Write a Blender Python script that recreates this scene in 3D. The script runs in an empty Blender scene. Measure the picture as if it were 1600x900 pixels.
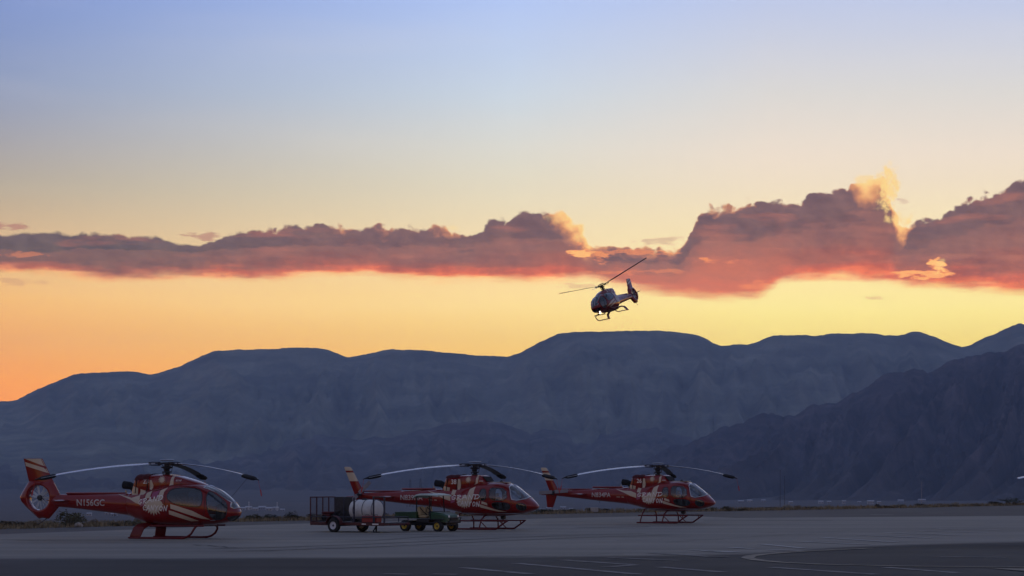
import bpy, bmesh, math, random
from mathutils import Vector, Matrix, noise
from mathutils.bvhtree import BVHTree
from mathutils.geometry import tessellate_polygon

random.seed(7)
R = math.radians
SC = bpy.context.scene
COL = SC.collection

# ------------------------------------------------------------------ camera, sky, sun, exposure
HC = 2.75                                   # eye height
cam_d = bpy.data.cameras.new('camera')
cam_d.lens = 90.0
cam_d.sensor_width = 36.0
cam_d.shift_y = 290.0 / 1600.0
cam_d.clip_end = 40000
cam_d.clip_start = 0.5
cam = bpy.data.objects.new('camera', cam_d)
COL.objects.link(cam)
cam.location = (0, 0, HC)
cam.rotation_euler = (R(90), 0, 0)
SC.camera = cam
SC.view_settings.view_transform = 'Standard'
SC.view_settings.look = 'None'
SC.view_settings.exposure = 0.0
SC.view_settings.gamma = 1.0
try:
    SC.view_settings.use_curve_mapping = False
except Exception:
    pass
SC.cycles.use_denoising = True
SC.cycles.volume_bounces = 1
SC.cycles.max_bounces = 8
SC.cycles.transparent_max_bounces = 16


def lin(c):
    return tuple((v / 255 / 12.92) if v / 255 <= 0.04045 else ((v / 255 + 0.055) / 1.055) ** 2.4 for v in c) + (1.0,)


class NT:
    """small helper to write node trees"""
    def __init__(self, tree):
        self.t = tree

    def n(self, kind, **kw):
        x = self.t.nodes.new(kind)
        for k, v in kw.items():
            setattr(x, k, v)
        return x

    def put(self, sock, v):
        if hasattr(v, 'links'):
            self.t.links.new(v, sock)
        else:
            sock.default_value = v

    def m(self, op, a, b=0.0, c=0.0, clamp=False):
        x = self.n('ShaderNodeMath', operation=op, use_clamp=clamp)
        self.put(x.inputs[0], a)
        self.put(x.inputs[1], b)
        self.put(x.inputs[2], c)
        return x.outputs[0]

    def mr(self, v, a, b, c=0.0, d=1.0, smooth=False):
        x = self.n('ShaderNodeMapRange', interpolation_type='SMOOTHSTEP' if smooth else 'LINEAR', clamp=True)
        for i, q in enumerate((v, a, b, c, d)):
            self.put(x.inputs[i], q)
        return x.outputs[0]

    def mix(self, f, a, b, mode='MIX'):
        x = self.n('ShaderNodeMix', data_type='RGBA', blend_type=mode)
        self.put(x.inputs[0], f)
        self.put(x.inputs[6], a)
        self.put(x.inputs[7], b)
        return x.outputs[2]

    def vec(self, x, y, z=0.0):
        c = self.n('ShaderNodeCombineXYZ')
        self.put(c.inputs[0], x)
        self.put(c.inputs[1], y)
        self.put(c.inputs[2], z)
        return c.outputs[0]

    def noise(self, v, scale=1.0, detail=4.0, rough=0.5, dist=0.0):
        x = self.n('ShaderNodeTexNoise')
        self.put(x.inputs['Vector'], v)
        x.inputs['Scale'].default_value = scale
        x.inputs['Detail'].default_value = detail
        x.inputs['Roughness'].default_value = rough
        x.inputs['Distortion'].default_value = dist
        return x.outputs['Fac']

    def ramp(self, f, els, interp='LINEAR'):
        x = self.n('ShaderNodeValToRGB')
        cr = x.color_ramp
        cr.interpolation = interp
        while len(cr.elements) < len(els):
            cr.elements.new(0.5)
        for e, (p, c) in zip(cr.elements, els):
            e.position = p
            e.color = c
        self.put(x.inputs[0], f)
        return x.outputs[0]

    def curve(self, f, pts):
        x = self.n('ShaderNodeFloatCurve')
        c = x.mapping.curves[0]
        c.points[0].location = pts[0]
        c.points[-1].location = pts[-1]
        for p in pts[1:-1]:
            c.points.new(*p)
        for p in c.points:
            p.handle_type = 'AUTO_CLAMPED'
        x.mapping.update()
        self.put(x.inputs['Value'], f)
        return x.outputs[0]


def build_world():
    w = bpy.data.worlds.new('World')
    SC.world = w
    w.use_nodes = True
    t = w.node_tree
    t.nodes.clear()
    N = NT(t)
    tc = N.n('ShaderNodeTexCoord').outputs['Generated']
    s = N.n('ShaderNodeSeparateXYZ')
    N.put(s.inputs[0], tc)
    x, y, z = s.outputs
    az = N.m('ARCTAN2', x, y)
    rr = N.m('SQRT', N.m('ADD', N.m('MULTIPLY', x, x), N.m('MULTIPLY', y, y)))
    el = N.m('ARCTAN2', z, rr)
    U = N.m('MULTIPLY_ADD', az, 4000.0, 800.0)        # 4000 units per radian
    V = N.m('MULTIPLY_ADD', el, -4000.0, 740.0)
    # --- clear sky: elevation ramps for five angular distances from the sunset point
    tt = N.m('SQRT', N.m('DIVIDE', N.m('MAXIMUM', el, 0.0), math.pi / 2))

    def P(e):
        return math.sqrt(max(e, 0) / (math.pi / 2))

    def rp(rows):
        return N.ramp(tt, [(P(e), lin(c)) for e, c in rows])
    ZEN = (104, 117, 152)
    e = lambda py: (740 - py) / 4000
    rR = rp([(0, (255, 215, 120)), (e(600), (255, 228, 140)), (e(490), (255, 236, 156)), (e(430), (253, 230, 168)),
             (e(250), (241, 224, 204)), (e(150), (223, 218, 211)), (e(0), (195, 205, 231)), (.3, (160, 175, 214)), (.8, (114, 128, 164)), (1.57, ZEN)])
    rC = rp([(0, (255, 190, 100)), (e(600), (255, 207, 122)), (e(480), (255, 222, 150)), (e(430), (252, 220, 163)),
             (e(280), (229, 220, 196)), (e(150), (206, 216, 225)), (e(0), (183, 203, 243)), (.3, (148, 168, 214)), (.8, (112, 128, 165)), (1.57, ZEN)])
    rL = rp([(0, (255, 150, 80)), (e(600), (255, 168, 94)), (e(470), (244, 186, 110)), (e(430), (232, 185, 127)),
             (e(300), (184, 170, 148)), (e(150), (146, 157, 184)), (e(0), (128, 150, 202)), (.3, (118, 138, 190)), (.8, (106, 120, 158)), (1.57, ZEN)])
    rS = rp([(0, (170, 125, 112)), (.05, (165, 132, 124)), (.12, (152, 142, 152)), (.25, (132, 142, 172)), (.6, (112, 127, 164)), (1.57, ZEN)])
    rA = rp([(0, (128, 116, 138)), (.06, (168, 142, 152)), (.15, (163, 148, 166)), (.3, (142, 143, 172)), (.6, (116, 126, 160)), (1.57, ZEN)])
    a = N.m('ARCCOSINE', N.m('COSINE', N.m('SUBTRACT', az, 0.15)))
    c = N.mix(N.mr(a, .05, .15), rR, rC)
    c = N.mix(N.mr(a, .15, .35), c, rL)
    c = N.mix(N.mr(a, .35, 1.3, smooth=True), c, rS)
    c = N.mix(N.mr(a, 1.3, 3.1, smooth=True), c, rA)
    # faint streaks of thin high cloud
    hi = N.noise(N.vec(N.m('MULTIPLY', U, .0016), N.m('MULTIPLY', V, .011), 3.1), 1.0, 5, .55)
    c = N.mix(N.m('MULTIPLY', N.mr(hi, .42, .75, smooth=True), 0.07), c, (1.0, .86, .70, 1))

    # --- cloud bank: top and bottom outlines over azimuth
    def cv(px, py):
        q = (px - 800) / 4000
        ag = math.atan(q)
        return (800 + 4000 * ag, 740 - 4000 * math.atan((740 - py) / 4000 * math.cos(ag)))
    TOP = [(-190, 366), (-60, 362), (0, 364), (60, 364), (150, 366), (240, 368), (268, 376), (300, 378), (340, 369), (375, 359), (440, 355), (480, 350),
           (530, 349), (580, 353), (640, 353), (690, 352), (728, 363), (755, 349), (800, 334), (850, 327), (895, 345), (914, 356),
           (924, 382), (960, 386), (1000, 384), (1060, 388), (1073, 372), (1086, 345), (1110, 324), (1150, 319), (1200, 313),
           (1243, 316), (1260, 300), (1300, 296), (1330, 287), (1365, 276), (1382, 272), (1392, 310), (1402, 345), (1418, 350),
           (1470, 336), (1500, 323), (1530, 306), (1570, 293), (1600, 281), (1680, 268), (1790, 300)]
    BOT = [(-190, 432), (0, 425), (100, 430), (170, 436), (250, 434), (310, 431), (400, 438), (470, 431), (560, 429), (640, 437), (750, 438),
           (830, 440), (900, 436), (950, 441), (1000, 452), (1060, 459), (1130, 467), (1165, 467), (1200, 455), (1230, 438),
           (1290, 433), (1380, 440), (1440, 447), (1530, 452), (1600, 456), (1790, 450)]
    uf = N.m('MULTIPLY_ADD', U, 1 / 2000.0, 0.1)       # -200..1800 -> 0..1
    uw = N.m('ADD', uf, N.m('MULTIPLY', N.m('SUBTRACT', N.noise(N.vec(N.m('MULTIPLY', U, .03), N.m('MULTIPLY', V, .03), 9.0), 1, 4, .6), .5), .014))

    def outline(pts, f):
        q = []
        for p in pts:
            a_, b_ = cv(*p)
            q.append(((a_ + 200) / 2000, (b_ - 250) / 250))
        return N.m('MULTIPLY_ADD', N.curve(f, q), 250.0, 250.0)
    T = outline(TOP, uw)
    B = outline(BOT, uf)

    def fb(sx, sy, seed, det=6, rough=.58):
        return N.m('SUBTRACT', N.noise(N.vec(N.m('MULTIPLY', U, 1 / sx), N.m('MULTIPLY', V, 1 / sy), seed), 1, det, rough), .5)
    vo = N.n('ShaderNodeTexVoronoi', feature='SMOOTH_F1')
    wob = N.m('MULTIPLY', fb(40, 40, 5.0), 26.0)
    N.put(vo.inputs['Vector'], N.vec(N.m('MULTIPLY', N.m('ADD', U, wob), 1 / 24), N.m('MULTIPLY', N.m('ADD', V, wob), 1 / 20), 1.7))
    vo.inputs['Scale'].default_value = 1.0
    vo.inputs['Smoothness'].default_value = .25
    vo2 = N.n('ShaderNodeTexVoronoi', feature='SMOOTH_F1')
    N.put(vo2.inputs['Vector'], N.vec(N.m('MULTIPLY', N.m('ADD', U, wob), 1 / 10.5), N.m('MULTIPLY', N.m('ADD', V, wob), 1 / 9), 4.2))
    vo2.inputs['Scale'].default_value = 1.0
    vo2.inputs['Smoothness'].default_value = .2
    bil = N.m('ADD', N.m('MULTIPLY', N.m('SUBTRACT', .45, vo.outputs['Distance']), 18.0), N.m('MULTIPLY', N.m('SUBTRACT', .45, vo2.outputs['Distance']), 7.0))
    bil = N.m('MULTIPLY', bil, N.mr(U, 230, 420, .4, 1.0))
    dT = N.m('ADD', N.m('SUBTRACT', V, T), N.m('ADD', N.m('MULTIPLY', fb(60, 45, 1.3, 6, .64), 22.0), bil))
    botn = N.m('MULTIPLY', fb(170, 13, 2.2, 6, .55), 26.0)
    botn2 = N.m('MULTIPLY', fb(38, 16, 7.7, 6, .6), 16.0)
    dB = N.m('ADD', N.m('SUBTRACT', B, V), N.m('ADD', botn, botn2))
    dens = N.m('MULTIPLY', N.mr(dT, -1.5, 4.5, smooth=True), N.mr(dB, -9.0, 13.0, smooth=True))

    def blob(px, py, rx, ry, wgt, nz, k=11.0):
        u0, v0 = cv(px, py)
        q = N.m('ADD', N.m('POWER', N.m('DIVIDE', N.m('SUBTRACT', U, u0), rx), 2.0), N.m('POWER', N.m('DIVIDE', N.m('SUBTRACT', V, v0), ry), 2.0))
        return N.m('MULTIPLY', N.mr(N.m('ADD', q, N.m('MULTIPLY', nz, k)), .0, 1.5, 1.0, 0.0, smooth=True), wgt)
    nz = fb(34, 9, 4.4, 5, .64)
    hole = None
    for b in [(1464, 414, 11, 12, .62), (1440, 429, 38, 6, .5), (1118, 408, 34, 5, .36),
              (30, 397, 40, 4, .2), (905, 392, 20, 9, .6), (1010, 425, 70, 4, .22), (1190, 446, 30, 6, .25), (938, 402, 14, 9, .38), (985, 394, 60, 4, .28)]:
        h = blob(*b, nz)
        hole = h if hole is None else N.m('MAXIMUM', hole, h)
    extra = None
    for b in [(5, 353, 28, 6, .75), (316, 369, 26, 5, .7), (1412, 314, 10, 5, .3), (1386, 467, 22, 4, .3), (20, 440, 50, 5, .3),
              (1030, 376, 40, 5, .4), (900, 447, 26, 4, .3)]:
        h = blob(*b, nz)
        extra = h if extra is None else N.m('MAXIMUM', extra, h)
    # colour of the bank: mauve-grey tops, rose middle, glowing orange base
    tn = N.m('DIVIDE', dT, N.m('MAXIMUM', N.m('ADD', dT, dB), 4.0), clamp=True)
    tn = N.m('ADD', tn, N.m('MULTIPLY', fb(150, 30, 6.1, 6, .6), .42), clamp=True)
    colr = N.ramp(tn, [(0, lin((124, 98, 102))), (.3, lin((124, 95, 95))), (.55, lin((141, 97, 91))), (.74, lin((166, 100, 84))),
                       (.86, lin((208, 106, 76))), (.94, lin((246, 130, 80))), (1, lin((255, 182, 108)))])
    colg = N.ramp(tn, [(0, lin((106, 92, 97))), (.4, lin((102, 88, 88))), (.7, lin((132, 96, 88))), (.86, lin((198, 112, 86))), (.94, lin((244, 142, 90))), (1, lin((255, 180, 105)))])
    cc = N.mix(N.mr(U, 150, 620, smooth=True), colg, colr)
    relief = N.m('SUBTRACT', fb(46, 30, 8.8, 4, .6), N.m('SUBTRACT', N.noise(N.vec(N.m('MULTIPLY', N.m('ADD', U, 9.0), 1 / 46), N.m('MULTIPLY', N.m('SUBTRACT', V, 4.0), 1 / 30), 8.8), 1, 4, .6), .5))
    cc = N.mix(N.m('MULTIPLY', N.mr(relief, -.12, .12), .5), cc, N.mix(1.0, cc, (.62, .62, .66, 1), 'MULTIPLY'))
    pink = N.mr(fb(120, 22, 3.9, 5, .5), .02, .22, smooth=True)
    cc = N.mix(N.m('MULTIPLY', pink, .5), cc, lin((182, 116, 100)))
    swirl = N.mr(fb(90, 34, 21.0, 5, .62), -.16, .16)
    cc = N.mix(swirl, N.mix(1.0, cc, (.84, .84, .88, 1), 'MULTIPLY'), N.mix(1.0, cc, (1.14, 1.10, 1.05, 1), 'MULTIPLY'))
    fine = N.mr(fb(22, 12, 31.0, 4, .6), -.2, .2)
    cc = N.mix(fine, N.mix(1.0, cc, (.93, .93, .95, 1), 'MULTIPLY'), N.mix(1.0, cc, (1.06, 1.05, 1.04, 1), 'MULTIPLY'))
    tb = N.m('ADD', tn, N.m('MULTIPLY', fb(210, 16, 12.3, 5, .5), .25))
    salm = N.m('MULTIPLY', N.m('MULTIPLY', N.mr(U, 860, 1000, smooth=True), N.mr(U, 1160, 1290, 1.0, 0.0, smooth=True)), N.m('MULTIPLY', N.mr(tn, .25, .75, smooth=True), .62))
    cc = N.mix(salm, cc, lin((212, 122, 94)))
    shelf = N.m('MULTIPLY', N.mr(tb, .36, .41, smooth=True), N.mr(tb, .41, .66, 1.0, 0.0))
    cc = N.mix(N.m('MULTIPLY', shelf, .26), cc, lin((170, 118, 108)))
    cc = N.mix(1.0, cc, (.98, .965, .90, 1), 'MULTIPLY')
    cc = N.mix(1.0, cc, (1.07, .995, .90, 1), 'MULTIPLY')
    # rims that catch the hidden sun
    M = [(-190, .02), (200, .05), (330, .10), (500, .16), (545, .42), (570, .25), (600, .45), (640, .2), (680, .5), (712, .6), (735, .1), (840, .2), (862, .75), (918, 1.0), (935, .5), (1000, .55), (1065, .5),
         (1085, .35), (1120, .45), (1190, .25), (1225, .2), (1300, .2), (1330, .55), (1352, 1.0), (1395, 1.0), (1420, .8), (1440, .15), (1510, .15), (1600, .2), (1790, .2)]
    mk = N.curve(uf, [((cv(p, 400)[0] + 200) / 2000, v) for p, v in M])
    rimw = N.m('MULTIPLY_ADD', N.m('POWER', mk, 2.5), 44.0, 5.0)
    rim = N.m('MULTIPLY', N.m('SUBTRACT', 1.0, N.m('DIVIDE', N.m('ADD', dT, N.m('MULTIPLY', fb(16, 16, 2.9, 5, .6), 26.0)), rimw), clamp=True), mk, clamp=True)
    cc = N.mix(N.mr(rim, .05, .75), cc, N.ramp(rim, [(0, lin((200, 120, 95))), (.45, lin((250, 165, 100))), (1, lin((255, 214, 135)))]))
    cc = N.mix(N.mr(hole, .0, .5), cc, N.ramp(hole, [(0, lin((226, 120, 84))), (.35, lin((252, 150, 84))), (.75, lin((255, 205, 122))), (1, lin((255, 222, 140)))]))
    c = N.mix(N.m('MULTIPLY', extra, N.m('SUBTRACT', 1.0, dens)), c, lin((178, 120, 105)))
    c = N.mix(dens, c, cc)
    nz2 = fb(13, 16, 6.6, 5, .66)
    gold = None
    for b in [(1386, 292, 17, 34, .95), (1406, 342, 22, 10, .75), (1352, 282, 16, 10, .6), (908, 364, 8, 16, .4), (870, 342, 18, 8, .3), (706, 356, 10, 4, .35), (1470, 412, 8, 8, .4)]:
        h = blob(*b, nz2, 5.5)
        gold = h if gold is None else N.m('MAXIMUM', gold, h)
    c = N.mix(gold, c, lin((255, 216, 136)))
    # below the horizon: dim desert
    c = N.mix(N.mr(el, -.03, 0.0), (.05, .042, .045, 1), c)
    # the low sky is seen through kilometres of dusk air: stronger towards the horizon
    gain = N.ramp(tt, [(P(q), (r / 2, g / 2, b / 2, 1)) for q, r, g, b in [(0, 1.97, 1.56, .36), (.035, 1.83, 1.54, .42), (.065, 1.66, 1.62, 1.26), (.1125, 1.30, 1.29, 1.24),
                                                                       (.1475, 1.20, 1.21, 1.22), (.185, 1.10, 1.12, 1.18), (.35, 1, 1, 1.02), (1.57, 1, 1, 1)]])
    c = N.mix(1.0, c, gain, 'MULTIPLY')
    c = N.mix(1.0, c, (2, 2, 2, 1), 'MULTIPLY')
    bg = N.n('ShaderNodeBackground')
    N.put(bg.inputs[0], c)
    bg.inputs[1].default_value = 1.0
    out = N.n('ShaderNodeOutputWorld')
    t.links.new(bg.outputs[0], out.inputs[0])
    w.cycles.sampling_method = 'MANUAL'
    w.cycles.sample_map_resolution = 1024


build_world()

SUN_AZ, SUN_EL = 0.15, R(1.8)                # behind the ridge: the valley lies in its shade
sl = bpy.data.lights.new('sun', 'SUN')
sl.energy = 0.6
sl.angle = R(0.5)
sl.color = (1, .62, .32)
sun = bpy.data.objects.new('sun', sl)
COL.objects.link(sun)
sun.rotation_euler = Vector((-math.sin(SUN_AZ) * math.cos(SUN_EL), -math.cos(SUN_AZ) * math.cos(SUN_EL), -math.sin(SUN_EL))).to_track_quat('-Z', 'Y').to_euler()


# ------------------------------------------------------------------ materials
def mat(name, col, rough=.5, metal=0.0, coat=0.0, var=.12, scale=3.0, bump=0.0, spec=.5, col2=None, detail=5):
    m = bpy.data.materials.new(name)
    m.use_nodes = True
    N = NT(m.node_tree)
    p = m.node_tree.nodes['Principled BSDF']
    tc = N.n('ShaderNodeTexCoord').outputs['Object']
    f = N.noise(tc, scale, detail, .6)
    c1 = tuple(col) + (1,)
    c2 = tuple(col2) + (1,) if col2 else tuple(max(v * (1 - 2 * var), 0) for v in col) + (1,)
    N.put(p.inputs['Base Color'], N.mix(N.mr(f, .3, .7), c2, c1))
    p.inputs['Metallic'].default_value = metal
    N.put(p.inputs['Roughness'], N.mr(f, .3, .7, min(rough * 1.2, 1), rough))
    p.inputs['Coat Weight'].default_value = coat
    p.inputs['Coat Roughness'].default_value = .08
    p.inputs['Specular IOR Level'].default_value = spec
    if bump:
        b = N.n('ShaderNodeBump')
        b.inputs['Strength'].default_value = bump
        N.put(b.inputs['Height'], N.noise(tc, scale * 4, 4, .6))
        m.node_tree.links.new(b.outputs[0], p.inputs['Normal'])
    return m


def glass_mat(name, tint, rough=.03):
    m = bpy.data.materials.new(name)
    m.use_nodes = True
    t = m.node_tree
    t.nodes.clear()
    N = NT(t)
    tr = N.n('ShaderNodeBsdfTransparent')
    tr.inputs[0].default_value = tuple(tint) + (1,)
    gl = N.n('ShaderNodeBsdfGlossy')
    gl.inputs['Roughness'].default_value = rough
    gl.inputs['Color'].default_value = (1, 1, 1, 1)
    fr = N.n('ShaderNodeFresnel')
    fr.inputs[0].default_value = 1.52
    mx = N.n('ShaderNodeMixShader')
    N.put(mx.inputs[0], N.m('MULTIPLY_ADD', fr.outputs[0], 1.5, .02, clamp=True))
    t.links.new(tr.outputs[0], mx.inputs[1])
    t.links.new(gl.outputs[0], mx.inputs[2])
    o = N.n('ShaderNodeOutputMaterial')
    t.links.new(mx.outputs[0], o.inputs[0])
    return m


def lamp_mat(name, col, strength):
    m = bpy.data.materials.new(name)
    m.use_nodes = True
    p = m.node_tree.nodes['Principled BSDF']
    p.inputs['Emission Color'].default_value = tuple(col) + (1,)
    p.inputs['Emission Strength'].default_value = strength
    return m


M = {
    'red': mat('red_paint', (.205, .0052, .004), .32, coat=.8, var=.10, scale=1.5, spec=.12),
    'maroon': mat('maroon_cover', (.10, .010, .014), .8, var=.25, scale=6, bump=.4),
    'cream': mat('cream_paint', (.52, .435, .32), .35, coat=.25, var=.06),
    'white': mat('white_paint', (.78, .76, .72), .35, coat=.2, var=.05),
    'pink': mat('magenta_paint', (.30, .06, .14), .35, coat=.25, var=.1),
    'black': mat('black_fabric', (.012, .012, .015), .85, var=.3, scale=8, bump=.4),
    'rubber': mat('black_rubber', (.018, .018, .019), .75, var=.3, scale=10, bump=.3),
    'dark': mat('dark_metal', (.045, .047, .055), .45, metal=.4, var=.25, scale=8),
    'steel': mat('grey_steel', (.38, .39, .42), .35, metal=.7, var=.2, scale=8),
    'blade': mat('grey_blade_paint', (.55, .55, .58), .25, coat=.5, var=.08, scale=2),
    'under': mat('shaded_blade_underside', (.045, .036, .034), .5, var=.15, scale=2),  # shade below the blade, given as a darker colour
    'letter': mat('lettering_white', (.50, .47, .45), .4, var=.08),
    'trblade': mat('tail_blade_grey', (.20, .20, .23), .4, var=.1),
    'fan': mat('pale_fan_paint', (.54, .61, .66), .35, var=.1),
    'inside': mat('cabin_lining', (.22, .22, .24), .8, var=.2),
    'seat': mat('seat_leather', (.34, .31, .29), .6, var=.2, scale=5),
    'panel': mat('black_panel', (.02, .02, .022), .5, var=.2),
    'glass': glass_mat('cabin_glass', (.80, .84, .88)),
    'tint': glass_mat('smoked_glass', (.26, .29, .32)),
    'lamp': lamp_mat('lit_landing_lamp', (1, .90, .72), 12),
    'trailer': mat('trailer_red_paint', (.085, .010, .012), .5, var=.3, scale=6),
    'toolbox': mat('toolbox_red', (.26, .014, .012), .4, var=.15, scale=5),
    'tank': mat('white_plastic', (.60, .61, .59), .5, var=.12, scale=2),
    'navy': mat('dark_blue_steel', (.030, .034, .06), .5, var=.25),
    'green': mat('cart_green', (.027, .080, .036), .4, coat=.2, var=.15),
    'yellow': mat('wheel_yellow', (.55, .38, .05), .45, var=.15),
    'tan': mat('tan_vinyl', (.44, .33, .17), .6, var=.15),
    'roofp': mat('pale_green_plastic', (.42, .52, .46), .4, var=.08),
    'rim': mat('white_rim', (.62, .62, .66), .4, var=.1),
    'rope': mat('tie_rope', (.06, .06, .07), .8),
    'trim': mat('polished_trim', (.50, .50, .53), .15, metal=.6, coat=.5, var=.05),
    'skid': mat('skid_red', (.13, .0055, .005), .4, coat=.3, var=.2, spec=.2),
    'streamer': mat('red_streamer', (.45, .03, .03), .7),
}


# ------------------------------------------------------------------ mesh helpers
class MB:
    def __init__(self):
        self.v, self.f = [], []

    def add(self, vs, fs):
        o = len(self.v)
        self.v += [tuple(v) for v in vs]
        self.f += [tuple(i + o for i in f) for f in fs]
        return self

    def box(self, c, s, rot=None, taper=1.0):
        x, y, z = (q / 2 for q in s)
        vs = [Vector((sx * x * (taper if sz > 0 else 1), sy * y * (taper if sz > 0 else 1), sz * z)) for sz in (-1, 1) for sy in (-1, 1) for sx in (-1, 1)]
        if rot is not None:
            vs = [rot @ v for v in vs]
        c = Vector(c)
        return self.add([v + c for v in vs], [(0, 2, 3, 1), (4, 5, 7, 6), (0, 1, 5, 4), (2, 6, 7, 3), (0, 4, 6, 2), (1, 3, 7, 5)])

    def rbox(self, c, s, b=.03, rot=None):
        """box with bevelled edges"""
        x, y, z = (q / 2 for q in s)
        b = min(b, x * .9, y * .9, z * .9)
        rings = []
        for zz, k in ((-z, 0), (-z + b, 1), (z - b, 1), (z, 0)):
            ix, iy = (x, y) if k else (x - b, y - b)
            cb = b * .8
            rings.append([(ix - cb, -iy, zz), (ix, -iy + cb, zz), (ix, iy - cb, zz), (ix - cb, iy, zz), (-ix + cb, iy, zz), (-ix, iy - cb, zz), (-ix, -iy + cb, zz), (-ix + cb, -iy, zz)])
        vs = [Vector(p) for r in rings for p in r]
        if rot is not None:
            vs = [rot @ v for v in vs]
        c = Vector(c)
        fs = [tuple(range(7, -1, -1)), tuple(range(24, 32))]
        for i in range(3):
            for j in range(8):
                k = (j + 1) % 8
                fs.append((i * 8 + j, i * 8 + k, (i + 1) * 8 + k, (i + 1) * 8 + j))
        return self.add([v + c for v in vs], fs)

    def tube(self, pts, r, seg=8, closed=False, flat=1.0):
        pts = [Vector(p) for p in pts]
        n = len(pts)
        rs = r if isinstance(r, (list, tuple)) else [r] * n
        vs, fs = [], []
        prev = None
        for i, p in enumerate(pts):
            if closed:
                d = pts[(i + 1) % n] - pts[i - 1]
            else:
                d = pts[min(i + 1, n - 1)] - pts[max(i - 1, 0)]
            d = d.normalized() if d.length > 1e-9 else Vector((1, 0, 0))
            if prev is None:
                a = Vector((0, 0, 1)) if abs(d.z) < .9 else Vector((0, 1, 0))
                a = (a - d * a.dot(d)).normalized()
            else:
                a = prev - d * prev.dot(d)
                a = a.normalized() if a.length > 1e-6 else d.orthogonal().normalized()
            prev = a
            b = d.cross(a)
            for k in range(seg):
                t = 2 * math.pi * k / seg
                vs.append(p + a * (math.cos(t) * rs[i] * flat) + b * (math.sin(t) * rs[i]))
        m = n if closed else n - 1
        for i in range(m):
            j = (i + 1) % n
            for k in range(seg):
                l = (k + 1) % seg
                fs.append((i * seg + k, i * seg + l, j * seg + l, j * seg + k))
        if not closed:
            fs.append(tuple(range(seg - 1, -1, -1)))
            fs.append(tuple((n - 1) * seg + k for k in range(seg)))
        return self.add(vs, fs)

    def lathe(self, prof, axis='Z', c=(0, 0, 0), seg=24, caps=True):
        """prof: list of (radius, height along axis)"""
        c = Vector(c)
        vs, fs = [], []
        for r, h in prof:
            for k in range(seg):
                t = 2 * math.pi * k / seg
                u, w = r * math.cos(t), r * math.sin(t)
                p = {'Z': (u, w, h), 'Y': (w, h, u), 'X': (h, u, w)}[axis]
                vs.append(Vector(p) + c)
        for i in range(len(prof) - 1):
            for k in range(seg):
                l = (k + 1) % seg
                fs.append((i * seg + k, i * seg + l, (i + 1) * seg + l, (i + 1) * seg + k))
        if caps:
            fs.append(tuple(range(seg - 1, -1, -1)))
            fs.append(tuple((len(prof) - 1) * seg + k for k in range(seg)))
        return self.add(vs, fs)

    def prism(self, poly, y0, y1):
        """polygon in XZ extruded along Y"""
        n = len(poly)
        vs = [(p[0], y0, p[1]) for p in poly] + [(p[0], y1, p[1]) for p in poly]
        fs = [tuple(range(n)), tuple(range(2 * n - 1, n - 1, -1))]
        fs += [(i, i + n, (i + 1) % n + n, (i + 1) % n) for i in range(n)]
        return self.add(vs, fs)

    def mesh(self, name, material, smooth=True, auto=35):
        me = bpy.data.meshes.new(name)
        me.from_pydata(self.v, [], self.f)
        bm = bmesh.new()
        bm.from_mesh(me)
        bmesh.ops.recalc_face_normals(bm, faces=bm.faces)
        if smooth:
            lim = R(auto)
            for f in bm.faces:
                f.smooth = True
            for e in bm.edges:
                if len(e.link_faces) == 2 and e.calc_face_angle(0) > lim:
                    e.smooth = False
        bm.to_mesh(me)
        bm.free()
        me.materials.append(material)
        me.update()
        return me


def link(name, me, parent=None, label=None):
    o = bpy.data.objects.new(name, me)
    COL.objects.link(o)
    if parent is not None:
        o.parent = parent
    if label:
        o['label'] = label
    return o


def thing(name, loc, rz, label, cat, group=None, rot=None):
    o = bpy.data.objects.new(name, None)
    o.empty_display_size = .3
    COL.objects.link(o)
    o.location = loc
    o.rotation_euler = rot if rot else (0, 0, rz)
    tag(o, label, cat, group)
    return o


def tag(o, label, cat, group=None):
    o['label'] = label
    o['category'] = cat
    if group:
        o['group'] = group
    return o


def setting(o, kind='structure'):
    o['kind'] = kind
    return o


CACHE = {}


def part(name, key, parent, material, fn, label=None, smooth=True, auto=35):
    """child mesh; meshes with the same key are shared"""
    if key not in CACHE:
        mb = MB()
        fn(mb)
        CACHE[key] = mb.mesh(name, material, smooth, auto)
    return link(name, CACHE[key], parent, label)


def pchip(xs, ys, x):
    n = len(xs)
    if x <= xs[0]:
        return ys[0]
    if x >= xs[-1]:
        return ys[-1]
    i = 0
    while xs[i + 1] < x:
        i += 1

    def sl(k):
        return (ys[k + 1] - ys[k]) / (xs[k + 1] - xs[k])

    def tg(k):
        if k == 0:
            return sl(0)
        if k == n - 1:
            return sl(n - 2)
        a, b = sl(k - 1), sl(k)
        return 0 if a * b <= 0 else 2 * a * b / (a + b)
    h = xs[i + 1] - xs[i]
    t = (x - xs[i]) / h
    return ((1 + 2 * t) * (1 - t) ** 2 * ys[i] + t * (1 - t) ** 2 * h * tg(i) + t * t * (3 - 2 * t) * ys[i + 1] + t * t * (t - 1) * h * tg(i + 1))


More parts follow.
